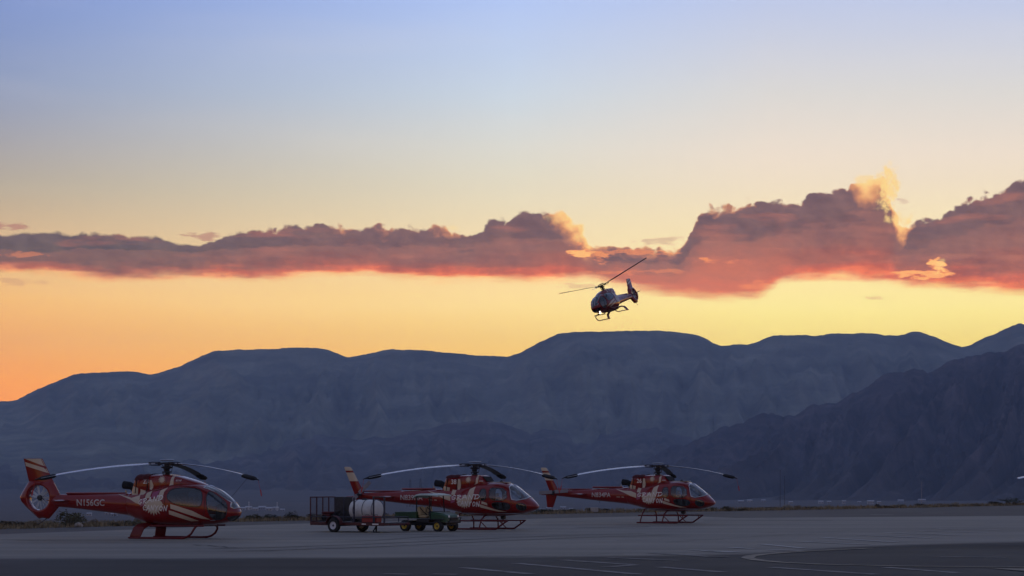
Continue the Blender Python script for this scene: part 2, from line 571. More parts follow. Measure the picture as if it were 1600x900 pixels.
def loft(st, xs, seg=64):
    """st rows: X, top, bottom, half width, height fraction of widest point, exponent"""
    X = [r[0] for r in st]
    g = lambda j, x: pchip(X, [r[j] for r in st], x)
    vs, fs = [], []
    for x in xs:
        top, bot, w, fr, ex = (g(j, x) for j in range(1, 6))
        zc = bot + (top - bot) * fr
        for k in range(seg):
            t = 2 * math.pi * k / seg
            c, s = math.cos(t), math.sin(t)
            y = w * math.copysign(abs(c) ** (2 / ex), c)
            z = zc + ((top - zc) if s > 0 else (zc - bot)) * math.copysign(abs(s) ** (2 / ex), s)
            vs.append((x, y, z))
    n = len(xs)
    for i in range(n - 1):
        for k in range(seg):
            l = (k + 1) % seg
            fs.append((i * seg + k, i * seg + l, (i + 1) * seg + l, (i + 1) * seg + k))
    fs.append(tuple(range(seg - 1, -1, -1)))
    fs.append(tuple((n - 1) * seg + k for k in range(seg)))
    return vs, fs


def span(a, b, step):
    n = max(2, int(round(abs(b - a) / step)) + 1)
    return [a + (b - a) * i / (n - 1) for i in range(n)]


def chaikin(p, it=2):
    for _ in range(it):
        q = []
        for i in range(len(p)):
            a, b = p[i], p[(i + 1) % len(p)]
            q += [(a[0] * .75 + b[0] * .25, a[1] * .75 + b[1] * .25), (a[0] * .25 + b[0] * .75, a[1] * .25 + b[1] * .75)]
        p = q
    return p


def inside(p, poly):
    r = False
    for i in range(len(poly)):
        a, b = poly[i], poly[i - 1]
        if (a[1] > p[1]) != (b[1] > p[1]) and p[0] < (b[0] - a[0]) * (p[1] - a[1]) / (b[1] - a[1]) + a[0]:
            r = not r
    return r


def carve(vs, fs, wins, off=.004):
    """cut side-view outlines out of a closed shell; returns shell bmesh and {(name, side): island}"""
    bm = bmesh.new()
    bv = [bm.verts.new(v) for v in vs]
    for f in fs:
        bm.faces.new([bv[i] for i in f])
    bmesh.ops.recalc_face_normals(bm, faces=bm.faces)
    res = {}
    for name, poly, ymin in wins:
        x0, x1 = min(p[0] for p in poly) - .12, max(p[0] for p in poly) + .12
        z0, z1 = min(p[1] for p in poly) - .12, max(p[1] for p in poly) + .12
        planes = [((a[0], 0, a[1]), (-(b[1] - a[1]), 0, b[0] - a[0])) for a, b in zip(poly, poly[1:] + poly[:1])]
        if ymin > 0:
            planes += [((0, ymin, 0), (0, 1, 0)), ((0, -ymin, 0), (0, 1, 0))]
        for co, no in planes:
            ff = []
            for f in bm.faces:
                c = f.calc_center_median()
                if x0 < c.x < x1 and z0 < c.z < z1:
                    ff.append(f)
            geo = set(ff)
            for f in ff:
                geo.update(f.edges)
                geo.update(f.verts)
            bmesh.ops.bisect_plane(bm, geom=list(geo), dist=1e-5, plane_co=co, plane_no=no)
        bm.normal_update()
        kill = []
        for side in (-1, 1):
            isl = []
            for f in bm.faces:
                c = f.calc_center_median()
                if c.y * side > max(ymin, 1e-4) and x0 < c.x < x1 and z0 < c.z < z1 and inside((c.x, c.z), poly):
                    isl.append(f)
            vm, iv, jf = {}, [], []
            for f in isl:
                for v in f.verts:
                    if v not in vm:
                        vm[v] = len(iv)
                        iv.append(v.co + v.normal * off)
                jf.append(tuple(vm[v] for v in f.verts))
            if isl:
                res[(name, side)] = (iv, jf)
            kill += isl
        bmesh.ops.delete(bm, geom=kill, context='FACES')
    return bm, res


def boundary_loops(iv, jf):
    cnt = {}
    for f in jf:
        for a, b in zip(f, f[1:] + f[:1]):
            k = (min(a, b), max(a, b))
            cnt[k] = cnt.get(k, 0) + 1
    nb = {}
    for (a, b), c in cnt.items():
        if c == 1:
            nb.setdefault(a, []).append(b)
            nb.setdefault(b, []).append(a)
    loops, seen = [], set()
    for s in nb:
        if s in seen:
            continue
        lp, cur, prv = [s], s, None
        seen.add(s)
        while True:
            nx = [q for q in nb[cur] if q != prv and q not in seen]
            if not nx:
                break
            prv, cur = cur, nx[0]
            seen.add(cur)
            lp.append(cur)
        pts = [Vector(iv[i]) for i in lp]
        q = [pts[0]]
        for p in pts[1:]:
            if (p - q[-1]).length > .025:
                q.append(p)
        if len(q) > 4:
            loops.append(q)
    return loops


def shell_mesh(name, iv, jf, material):
    me = bpy.data.meshes.new(name)
    me.from_pydata([tuple(v) for v in iv], [], jf)
    for p in me.polygons:
        p.use_smooth = True
    me.materials.append(material)
    me.update()
    return me


def strip(pts, w):
    """thick stroke as list of quads (2-D)"""
    out = []
    for a, b in zip(pts, pts[1:]):
        dx, dz = b[0] - a[0], b[1] - a[1]
        l = math.hypot(dx, dz) or 1
        ux, uz = dx / l, dz / l
        nx, nz = -uz * w / 2, ux * w / 2
        e = w * .35
        out.append([(a[0] - ux * e + nx, a[1] - uz * e + nz), (b[0] + ux * e + nx, b[1] + uz * e + nz),
                    (b[0] + ux * e - nx, b[1] + uz * e - nz), (a[0] - ux * e - nx, a[1] - uz * e - nz)])
    return out


def tri2d(polys):
    v, f = [], []
    for p in polys:
        o = len(v)
        v += p
        for t in tessellate_polygon([[Vector((q[0], q[1], 0)) for q in p]]):
            f.append(tuple(i + o for i in t))
    return v, f


def refine(v, f, mx):
    v = list(v)
    for _ in range(6):
        mid, nf, ch = {}, [], False

        def md(a, b):
            k = (min(a, b), max(a, b))
            if k not in mid:
                mid[k] = len(v)
                v.append(((v[a][0] + v[b][0]) / 2, (v[a][1] + v[b][1]) / 2))
            return mid[k]
        for a, b, c in f:
            L = [math.dist(v[a], v[b]), math.dist(v[b], v[c]), math.dist(v[c], v[a])]
            if max(L) > mx:
                ch = True
                i = L.index(max(L))
                a, b, c = [(a, b, c), (b, c, a), (c, a, b)][i]
                m = md(a, b)
                nf += [(a, m, c), (m, b, c)]
            else:
                nf.append((a, b, c))
        f = nf
        if not ch:
            break
    return v, f


def decal(name, bvh, tris, side, material, off, mx=.09):
    """flat print laid on a curved side: (x, z) outlines dropped onto the surface"""
    v, f = refine(tris[0], tris[1], mx)
    P = []
    for x, z in v:
        loc, nor, _, _ = bvh.ray_cast(Vector((x, side * 4, z)), Vector((0, -side, 0)))
        if loc is not None:
            if nor.y * side < 0:
                nor = -nor
            loc = loc + nor * off
        P.append(loc)
    used, iv, jf = {}, [], []
    for t in f:
        if any(P[i] is None for i in t):
            continue
        if max(P[i].y for i in t) - min(P[i].y for i in t) > .25:
            continue
        for i in t:
            if i not in used:
                used[i] = len(iv)
                iv.append(P[i])
        jf.append(tuple(used[i] for i in t))
    if not jf:
        return None
    return shell_mesh(name, iv, jf, material)


FONT = {}


def text2d(s, h, x0, z0, slant=0.0, center=True, mirror=False, squeeze=1.0):
    if s not in FONT:
        cu = bpy.data.curves.new('t', 'FONT')
        cu.body = s
        cu.size = 1.0
        cu.resolution_u = 3
        cu.offset = .012
        ob = bpy.data.objects.new('t', cu)
        COL.objects.link(ob)
        bpy.context.view_layer.update()
        me = bpy.data.meshes.new_from_object(ob)
        bm = bmesh.new()
        bm.from_mesh(me)
        bmesh.ops.triangulate(bm, faces=bm.faces)
        bm.verts.index_update()
        v = [(q.co.x, q.co.y) for q in bm.verts]
        f = [tuple(q.index for q in t.verts) for t in bm.faces]
        bm.free()
        bpy.data.objects.remove(ob)
        bpy.data.meshes.remove(me)
        bpy.data.curves.remove(cu)
        FONT[s] = (v, f)
    v, f = FONT[s]
    k = h / .70
    mn, mxx = min(p[0] for p in v), max(p[0] for p in v)
    cx = (mn + mxx) / 2 if center else mn
    sg = -1 if mirror else 1
    return [(x0 + sg * ((p[0] - cx) * k * squeeze + slant * p[1] * k), z0 + p[1] * k) for p in v], f


# brush lettering, drawn as strokes in a unit box
GLY = {
    'G': [[(.95, .85), (.5, 1.02), (.1, .55), (.2, .1), (.65, .0), (.92, .38), (.5, .42)]],
    'R': [[(.1, -.05), (.2, 1)], [(.0, .95), (.6, 1.02), (.85, .75), (.2, .45), (.95, -.1)]],
    'A': [[(-.05, 0), (.5, 1.05), (.9, -.02)], [(.1, .38), (.85, .42)]],
    'N': [[(.05, -.05), (.15, 1), (.75, .0), (.95, 1.15)]],
    'D': [[(.1, -.02), (.2, 1)], [(-.15, 1.0), (.7, .98), (.98, .6), (.7, .12), (.0, -.02)]],
    'C': [[(.95, .85), (.5, 1.0), (.1, .5), (.35, .02), (.9, .12)]],
    'Y': [[(.05, 1), (.45, .5), (.9, 1.05)], [(.45, .5), (.3, -.1)]],
    'O': [[(.5, 1), (.1, .6), (.3, .02), (.8, .2), (.9, .75), (.5, 1)]],
}


def brush(word, x0, z0, x1, z1, h, w, mirror=False):
    """word set along a slanted base line from (x0,z0) to (x1,z1)"""
    n = len(word)
    cw = (x1 - x0) / n
    out = []
    for i, ch in enumerate(word):
        for st in GLY[ch]:
            pts = []
            for a, b in st:
                u = (i + .08 + a * .8)
                pts.append((x0 + u * cw + b * h * .12, z0 + (z1 - z0) * u / n + b * h))
            out += strip(pts, w)
    if mirror:
        c = (x0 + x1) / 2
        out = [[(2 * c - p[0], p[1]) for p in q][::-1] for q in out]
        # keep the slope of the base line running the other way
    return tri2d(out)


def star(cx, cz, r0, r1, n, ph=0.0, squash=1.0, jit=0.0, seed=1):
    rnd = random.Random(seed)
    p = []
    for i in range(2 * n):
        r = (r1 if i % 2 else r0) * (1 + rnd.uniform(-jit, jit))
        t = ph + math.pi * i / n
        p.append((cx + r * math.cos(t), cz + r * math.sin(t) * squash))
    return p


def sun_fan(cx, cz, r0, r1, n=11):
    """half sun: a rounded top and a fan of short, uneven rays below"""
    rnd = random.Random(12)
    p = [(cx + r0 * 1.05 * math.cos(t), cz + r0 * .42 * math.sin(t)) for t in [math.pi * k / 10 for k in range(11)]]
    for i in range(2 * n - 1):
        t = math.pi + math.pi * (i + 1) / (2 * n)
        long = .55 + .45 * math.sin(t - math.pi)
        r = r0 * .96 if i % 2 else r0 + (r1 - r0) * long * rnd.uniform(.7, 1.15)
        p.append((cx + r * math.cos(t), cz + r * math.sin(t) * .92))
    return p


def disc2d(cx, cz, r, n=20):
    return [(cx + r * math.cos(2 * math.pi * i / n), cz + r * math.sin(2 * math.pi * i / n)) for i in range(n)]


# ------------------------------------------------------------------ helicopters
def ex_(n):
    return n


WIDE = dict(
    body=[  # X, top, bottom, half width, widest fraction, exponent
        (-1.70, 1.93, .95, .46, .50, 2.3), (-1.2, 2.03, .76, .63, .50, 2.4), (-.7, 2.17, .64, .83, .48, 2.5), (0, 2.30, .585, .96, .46, 2.6),
        (.8, 2.37, .57, 1.01, .44, 2.7), (1.5, 2.34, .57, 1.0, .43, 2.6), (2.0, 2.24, .59, .95, .42, 2.5), (2.45, 2.07, .63, .85, .41, 2.35),
        (2.85, 1.82, .70, .70, .40, 2.2), (3.12, 1.59, .79, .54, .42, 2.1), (3.30, 1.38, .89, .38, .45, 2.0), (3.40, 1.22, .99, .21, .5, 2.0), (3.43, 1.13, 1.06, .06, .5, 2.0)],
    boom=[(-5.55, 1.86, 1.33, .17, .5, 2.1), (-5.0, 1.86, 1.30, .20, .5, 2.1), (-3.2, 1.885, 1.13, .31, .5, 2.1), (-2.2, 1.90, 1.02, .40, .5, 2.2), (-1.70, 1.93, .95, .46, .50, 2.3)],
    cowl=[(-1.52, 2.02, 1.80, .30, .4, 3), (-1.42, 2.34, 1.75, .40, .4, 3.4), (-1.26, 2.66, 1.7, .47, .5, 4.2), (-1.0, 2.70, 1.7, .52, .5, 4.4), (0, 2.71, 1.8, .57, .5, 4.2), (.5, 2.68, 1.9, .56, .5, 3.6),
          (1.0, 2.57, 2.0, .50, .5, 3), (1.5, 2.43, 2.1, .40, .5, 2.6), (1.95, 2.27, 2.15, .16, .5, 2.2)],
    wins=[('side_window', chaikin([(.46, 1.72), (.60, 2.10), (1.25, 2.17), (2.06, 2.10), (2.16, 1.36), (1.60, 1.37), (.90, 1.46)], 2), .2),
          ('door_window', chaikin([(2.22, 2.06), (2.50, 1.93), (3.10, 1.50), (3.10, 1.02), (2.86, .82), (2.52, .82), (2.36, 1.2)], 2), .2),
          ('windscreen', [(1.96, 2.9), (1.99, 2.16), (2.20, 2.10), (2.55, 1.95), (3.14, 1.545), (3.19, 1.36), (3.30, 1.28), (3.38, 1.33), (3.7, 1.9), (3.7, 2.9)], .04),
          ('chin_window', [(3.06, .60), (3.08, .92), (3.30, .98), (3.5, 1.0), (3.5, .6)], .05)],
    door=('cabin_door', chaikin([(.40, 2.2), (2.18, 2.2), (2.26, 1.2), (2.1, .80), (.62, .80), (.42, 1.3)], 1), .2),
)
NARROW = dict(
    body=[
        (-1.70, 2.00, 1.04, .50, .50, 2.3), (-1.2, 2.05, .93, .60, .50, 2.4), (-.7, 2.13, .82, .73, .48, 2.5), (-.1, 2.22, .71, .86, .47, 2.6), (.6, 2.30, .66, .92, .46, 2.7),
        (1.3, 2.33, .655, .93, .45, 2.7), (1.75, 2.30, .68, .91, .45, 2.6), (2.1, 2.20, .71, .86, .44, 2.5), (2.5, 1.95, .77, .76, .43, 2.4),
        (2.9, 1.66, .85, .61, .43, 2.25), (3.15, 1.47, .93, .46, .44, 2.1), (3.32, 1.32, 1.00, .30, .46, 2.0), (3.42, 1.20, 1.07, .14, .5, 2.0), (3.44, 1.15, 1.11, .05, .5, 2.0)],
    boom=[(-6.45, 1.77, 1.50, .13, .5, 2.0), (-5.9, 1.80, 1.45, .17, .5, 2.0), (-5.0, 1.84, 1.36, .22, .5, 2.0), (-3.3, 1.91, 1.19, .33, .5, 2.1), (-2.4, 1.96, 1.11, .42, .5, 2.2), (-1.70, 2.0, 1.04, .50, .5, 2.3)],
    cowl=[(-1.58, 2.10, 1.85, .34, .4, 3), (-1.50, 2.30, 1.8, .40, .4, 3.4), (-1.36, 2.62, 1.75, .46, .5, 4.2), (-1.3, 2.655, 1.75, .48, .5, 4.5), (-.5, 2.67, 1.8, .53, .5, 4.5), (.45, 2.67, 1.9, .53, .5, 4.2),
          (.60, 2.65, 1.95, .52, .5, 4), (.72, 2.50, 2.0, .50, .5, 3.6), (.92, 2.27, 2.05, .44, .5, 3)],
    wins=[('side_window', chaikin([(.66, 1.44), (.70, 1.95), (.86, 2.02), (1.04, 1.95), (1.08, 1.44)], 2), .2),
          ('door_window', chaikin([(1.23, 1.45), (1.20, 2.0), (1.34, 2.06), (2.05, 2.03), (2.18, 1.43)], 1), .2),
          ('lower_door_window', chaikin([(1.34, 1.36), (2.14, 1.34), (2.34, 1.20), (2.26, 1.0), (1.75, .97), (1.42, 1.08)], 2), .2),
          ('windscreen', [(2.06, 2.6), (2.12, 2.07), (2.22, 1.95), (2.38, 1.50), (2.60, 1.44), (2.98, 1.53), (3.02, 1.75), (2.2, 2.6)], .035),
          ('chin_window', chaikin([(2.60, 1.30), (2.84, 1.32), (3.06, 1.2), (3.02, 1.0), (2.76, .94), (2.58, 1.08)], 2), .15)],
    door=('cabin_door', chaikin([(1.14, 2.12), (2.12, 2.12), (2.34, 1.48), (2.40, 1.0), (2.1, .86), (1.30, .86), (1.16, 1.2)], 1), .2),
)


def prep(kind):
    if kind in CACHE:
        return CACHE[kind]
    S = WIDE if kind == 'wide' else NARROW
    X = [r[0] for r in S['body']]
    xs = span(X[0], 2.0, .06)[:-1] + span(2.0, 3.2, .04)[:-1] + span(3.2, X[-1], .02)
    bv, bf = loft(S['body'], xs, 72)
    tv, tf = loft(S['boom'], span(S['boom'][0][0], S['boom'][-1][0], .15), 40)
    cv, cf = loft(S['cowl'], span(S['cowl'][0][0], S['cowl'][-1][0], .05), 48)
    allv = bv + tv + cv
    allf = bf + [tuple(i + len(bv) for i in f) for f in tf] + [tuple(i + len(bv) + len(tv) for i in f) for f in cf]
    bvh = BVHTree.FromPolygons(allv, allf)
    bm, res = carve(bv, bf, S['wins'] + [S['door']])
    me = bpy.data.meshes.new('fuselage')
    for f in bm.faces:
        f.smooth = True
    bm.to_mesh(me)
    bm.free()
    me.materials.append(M['red'])
    D = dict(bvh=bvh, body=me, win={}, seal={}, S=S, cowl=(cv, cf), boom=(tv, tf))
    for (nm, sd), (iv, jf) in res.items():
        door = nm == 'cabin_door'
        D['win'][(nm, sd)] = shell_mesh(nm, iv, jf, M['red'] if door else (M['glass'] if kind == 'narrow' and 'lower' not in nm and 'chin' not in nm else M['tint'] if nm != 'windscreen' and nm != 'door_window' else M['glass']))
        mb = MB()
        for lp in boundary_loops(iv, jf):
            mb.tube(lp, .008 if door else .024 if nm == 'windscreen' else .016, 5, closed=True)
        if mb.v:
            D['seal'][(nm, sd)] = mb.mesh('seal', M['black'] if door else M['trim'] if nm == 'windscreen' else M['panel'])
    for k, (v, f), m in (('boom_me', (tv, tf), 'red'), ('cowl_me', (cv, cf), 'red')):
        mb = MB()
        mb.add(v, f)
        D[k] = mb.mesh(k, M[m], auto=50)
    # maroon cover pulled over the rear of the engine cowling
    mb = MB()
    vm = {}
    lim = -.52 if kind == 'wide' else -.62
    zl = 2.45 if kind == 'wide' else 2.50
    iv, jf = [], []
    for f in cf:
        pts = [Vector(cv[i]) for i in f]
        if len(f) == 4 and all(p.x < lim and p.z > zl - .03 for p in pts):
            for i in f:
                if i not in vm:
                    vm[i] = len(iv)
                    p = Vector(cv[i])
                    n = Vector((-.25 if p.x < -1.2 else 0, p.y * 1.2, .6)).normalized()
                    iv.append(p + n * (.035 + .012 * math.sin(p.x * 19 + p.y * 7)))
            jf.append(tuple(vm[i] for i in f))
    D['cover'] = shell_mesh('engine_cover', iv, jf, M['maroon'])
    CACHE[kind] = D
    return D


def blade_fn(mb):
    """one rotor blade along +X, drooping at rest"""
    st = []
    for r in [.42, .55, .75, 1.0, 1.25, 1.6, 2.2, 2.9, 3.6, 4.3, 4.9, 5.30, 5.35]:
        if r < 1.25:
            ch, th = .10 + .26 * max(0, (r - .55) / .7), .07 - .03 * max(0, (r - .55) / .7)
        else:
            ch, th = .36, .042
        if r > 5.32:
            ch, th = .30, .015
        st.append((r, ch, th, -.60 * (r / 5.35) ** 1.9, R(10 - 5 * r / 5.35)))
    vs, fs = [], []
    pr = [(-.5, 0), (-.42, .38), (-.22, .5), (.1, .42), (.5, .06), (.5, -.06), (.1, -.3), (-.22, -.42), (-.42, -.3)]
    for r, ch, th, dz, tw in st:
        for a, b in pr:
            y, z = a * ch + .10 * ch, b * th
            vs.append((r, y * math.cos(tw) + z * math.sin(tw), z * math.cos(tw) - y * math.sin(tw) + dz))
    n = len(pr)
    for i in range(len(st) - 1):
        for k in range(n):
            l = (k + 1) % n
            fs.append((i * n + k, i * n + l, (i + 1) * n + l, (i + 1) * n + k))
    fs += [tuple(range(n)), tuple((len(st) - 1) * n + k for k in range(n))]
    mb.add(vs, fs)


def blade_flight_fn(mb):
    """the same blade lifted in flight: a shallow upward cone instead of a droop"""
    blade_fn(mb)
    mb.v = [(x, y, z + .60 * (max(x, 0) / 5.35) ** 1.9 + .105 * x) for x, y, z in mb.v]


def sock_fn(mb):
    z = lambda r: -.60 * (r / 5.35) ** 1.9
    mb.tube([(4.70, -.03, z(4.7) - .01), (4.78, -.03, z(4.78) - .03), (5.05, -.03, z(5.05) - .035), (5.30, -.03, z(5.3) - .03), (5.42, -.03, z(5.42) - .02), (5.62, -.03, z(5.5) - .06)],
            [.10, .20, .215, .20, .10, .03], 10, flat=.42)


def streamer_fn(mb):
    z0 = -.60 * (5.55 / 5.35) ** 1.9 - .05
    mb.tube([(5.58, -.03, z0), (5.62, -.01, z0 - .22), (5.66, .02, z0 - .40)], .008, 4)
    mb.box((5.69, .02, z0 - .52), (.05, .012, .26), Matrix.Rotation(R(-12), 3, 'Y'))


def hub_fn(mb):
    mb.lathe([(.10, -.30), (.13, -.20), (.24, -.17), (.26, -.12), (.12, -.09), (.12, -.02), (.27, 0), (.27, .05), (.14, .07)], 'Z', (0, 0, 3.16), 20)


def hub_cap_fn(mb):
    mb.lathe([(.05, -.02), (.30, -.012), (.315, .01), (.28, .035), (.1, .05)], 'Z', (0, 0, 3.31), 24)


def mast_fn(mb):
    mb.lathe([(.16, 2.6), (.14, 2.72), (.075, 2.76), (.065, 3.0)], 'Z', (0, 0, 0), 14)


def swash_fn(mb):
    mb.lathe([(.07, 2.78), (.2, 2.79), (.21, 2.84), (.07, 2.86)], 'Z', (0, 0, 0), 16)
    for k in range(3):
        t = 2 * math.pi * k / 3 + .5
        mb.tube([(.19 * math.cos(t), .19 * math.sin(t), 2.82), (.25 * math.cos(t + .3), .25 * math.sin(t + .3), 3.12)], .016, 6)
        mb.tube([(.12 * math.cos(t + 1), .12 * math.sin(t + 1), 2.66), (.19 * math.cos(t + .9), .19 * math.sin(t + .9), 2.80)], .018, 6)


def grip_fn(mb):
    """flexible arm and sleeve at the blade root"""
    mb.rbox((.36, 0, 0), (.34, .16, .05), .02)
    mb.rbox((.50, 0, .06), (.40, .12, .035), .015)
    mb.rbox((.50, 0, -.07), (.40, .12, .035), .015)
    mb.lathe([(.05, -.06), (.11, -.04), (.11, .03), (.05, .05)], 'Z', (.30, 0, 0), 12)
    mb.lathe([(.06, -.05), (.075, 0), (.06, .05)], 'X', (.74, 0, 0), 10)


def shade_underside(me):  # underside shade put into the colour: downward faces get the darker material
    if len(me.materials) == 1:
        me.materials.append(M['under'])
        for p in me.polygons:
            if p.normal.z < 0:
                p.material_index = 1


def add_rotor(root, az, parked, socks=(True, True, True)):
    part('mast', 'mast', root, M['dark'], mast_fn)
    h = part('rotor_hub', 'hub', root, M['dark'], hub_fn)
    part('hub_cap', 'hubcap', h, M['steel'], hub_cap_fn)
    part('swashplate', 'swash', h, M['dark'], swash_fn)
    for i, a in enumerate(az):
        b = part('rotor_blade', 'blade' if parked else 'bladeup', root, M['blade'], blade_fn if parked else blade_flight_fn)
        shade_underside(b.data)
        b.location = (0, 0, 3.17)
        b.rotation_euler = (0, 0, R(a))
        part('blade_grip', 'grip', b, M['dark'], grip_fn)
        if parked and socks[i]:
            part('blade_cover', 'sock', b, M['black'], sock_fn, 'black tie-down cover pulled over the blade tip')
            part('warning_streamer', 'streamer', b, M['streamer'], streamer_fn)


def seat_fn(mb):
    mb.rbox((0, 0, .14), (.46, .44, .14), .05)
    mb.rbox((-.24, 0, .48), (.12, .44, .66), .05, Matrix.Rotation(R(-10), 3, 'Y'))
    mb.rbox((-.32, 0, .90), (.09, .26, .16), .04)


def add_cabin(root, kind):
    part('cabin_floor', kind + 'floor', root, M['inside'], lambda m: m.rbox((1.1, 0, .80), (3.0, 1.35, .05), .02))
    part('bulkhead', kind + 'bulk', root, M['inside'], lambda m: m.rbox((-.1, 0, 1.45), (.06, 1.3, 1.2), .03))
    part('instrument_panel', kind + 'panel', root, M['panel'], lambda m: (m.rbox((2.62, 0, 1.32), (.22, .62, .34), .05), m.rbox((2.50, 0, 1.02), (.30, .26, .44), .03)))
    for x in (1.75, .62):
        for y in ((-.55, 0, .55) if kind == 'wide' else (-.42, .42)):
            s = part('seat', kind + 'seat', root, M['seat'], seat_fn)
            s.location = (x, y, .82)


def put_decal(root, kind, nm, key, tris, material, off, parent, mx=.09):
    D = prep(kind)
    for side in (-1, 1):
        many = tris if isinstance(tris, list) else [tris]
        for i, one in enumerate(many):
            k = (kind, key, side, i)
            if k not in CACHE:
                t = one(side) if callable(one) else one
                CACHE[k] = decal(nm, D['bvh'], t, side, material, off, mx)
            if CACHE[k]:
                link(nm, CACHE[k], parent)


def build_shell(root, kind, parked):
    D = prep(kind)
    body = link('fuselage', D['body'], root)
    cowl = link('engine_cowling', D['cowl_me'], root)
    for n_, (xa, za, xb, zb) in enumerate(((-.02, 2.68, -.04, 2.02), (.30, 2.66, .22, 2.10), (-.46, 2.68, -.50, 2.0), (.22, 2.16, 1.0, 2.34), (-.50, 2.0, .2, 2.08))):
        for sd in (-1, 1):
            def seam(m):
                pts = []
                for i in range(13):
                    loc, nor, _, _ = D['bvh'].ray_cast(Vector((xa + (xb - xa) * i / 12, sd * 4, za + (zb - za) * i / 12)), Vector((0, -sd, 0)))
                    if loc:
                        pts.append(loc)
                if len(pts) > 2:
                    m.tube(pts, .009, 4)
            part('panel_seam', kind + 'seam%d%d' % (n_, sd), cowl, M['panel'], seam)
    boom = link('tail_boom', D['boom_me'], root)
    for sd in (-1, 1):
        dm = D['win'].get(('cabin_door', sd))
        door = link('cabin_door', dm, root)
        if ('cabin_door', sd) in D['seal']:
            link('door_seal', D['seal'][('cabin_door', sd)], door)
        y = .96 if kind == 'wide' else .9
        hx = 1.0 if kind == 'wide' else 1.26
        part('door_handle', kind + 'dh%d' % sd, door, M['black'], lambda m: m.rbox((hx, sd * (y + .012), 1.24), (.14, .03, .04), .01))
        for (nm, s2), me in D['win'].items():
            if s2 != sd or nm == 'cabin_door':
                continue
            indoor = nm in ('side_window', 'lower_door_window') or (nm == 'door_window' and kind == 'narrow')
            if nm == 'side_window' and kind == 'narrow':
                indoor = False
            w = link(nm, me, door if indoor else root)
            if not indoor and (nm, sd) in D['seal']:
                link('window_seal', D['seal'][(nm, sd)], w)
            elif (nm, sd) in D['seal']:
                link('window_seal', D['seal'][(nm, sd)], door)
    if parked:
        c = link('engine_cover', D['cover'], root, 'maroon fabric cover over the engine intake')
        x0 = -1.12 if kind == 'wide' else -1.2

        for sd in (-1, 1):
            for xa, xb, zb in ((x0 - .06, x0 - .14, 1.92), (x0 + .50, x0 + .46, 1.98)):
                def straps(m):
                    pts = []
                    for i in range(9):
                        z = 2.5 + (zb - 2.5) * i / 8
                        x = xa + (xb - xa) * i / 8
                        loc, nor, _, _ = D['bvh'].ray_cast(Vector((x, sd * 4, z)), Vector((0, -sd, 0)))
                        if loc:
                            pts.append(loc + Vector((0, sd * .012, 0)))
                    if len(pts) > 2:
                        m.tube(pts, .018, 5)
                part('cover_strap', kind + 'strap%d%.2f' % (sd, xa), c, M['black'], straps)
    return body, cowl, boom


SKID = .035


def exhaust_fn(x0, z0):
    def fn(m):
        m.tube([(x0, -.02, z0 - .16), (x0 - .10, -.02, z0 - .02), (x0 - .22, -.02, z0 + .13), (x0 - .36, -.02, z0 + .20), (x0 - .66, -.02, z0 + .23)], [.12, .135, .155, .165, .17], 14)
    return fn


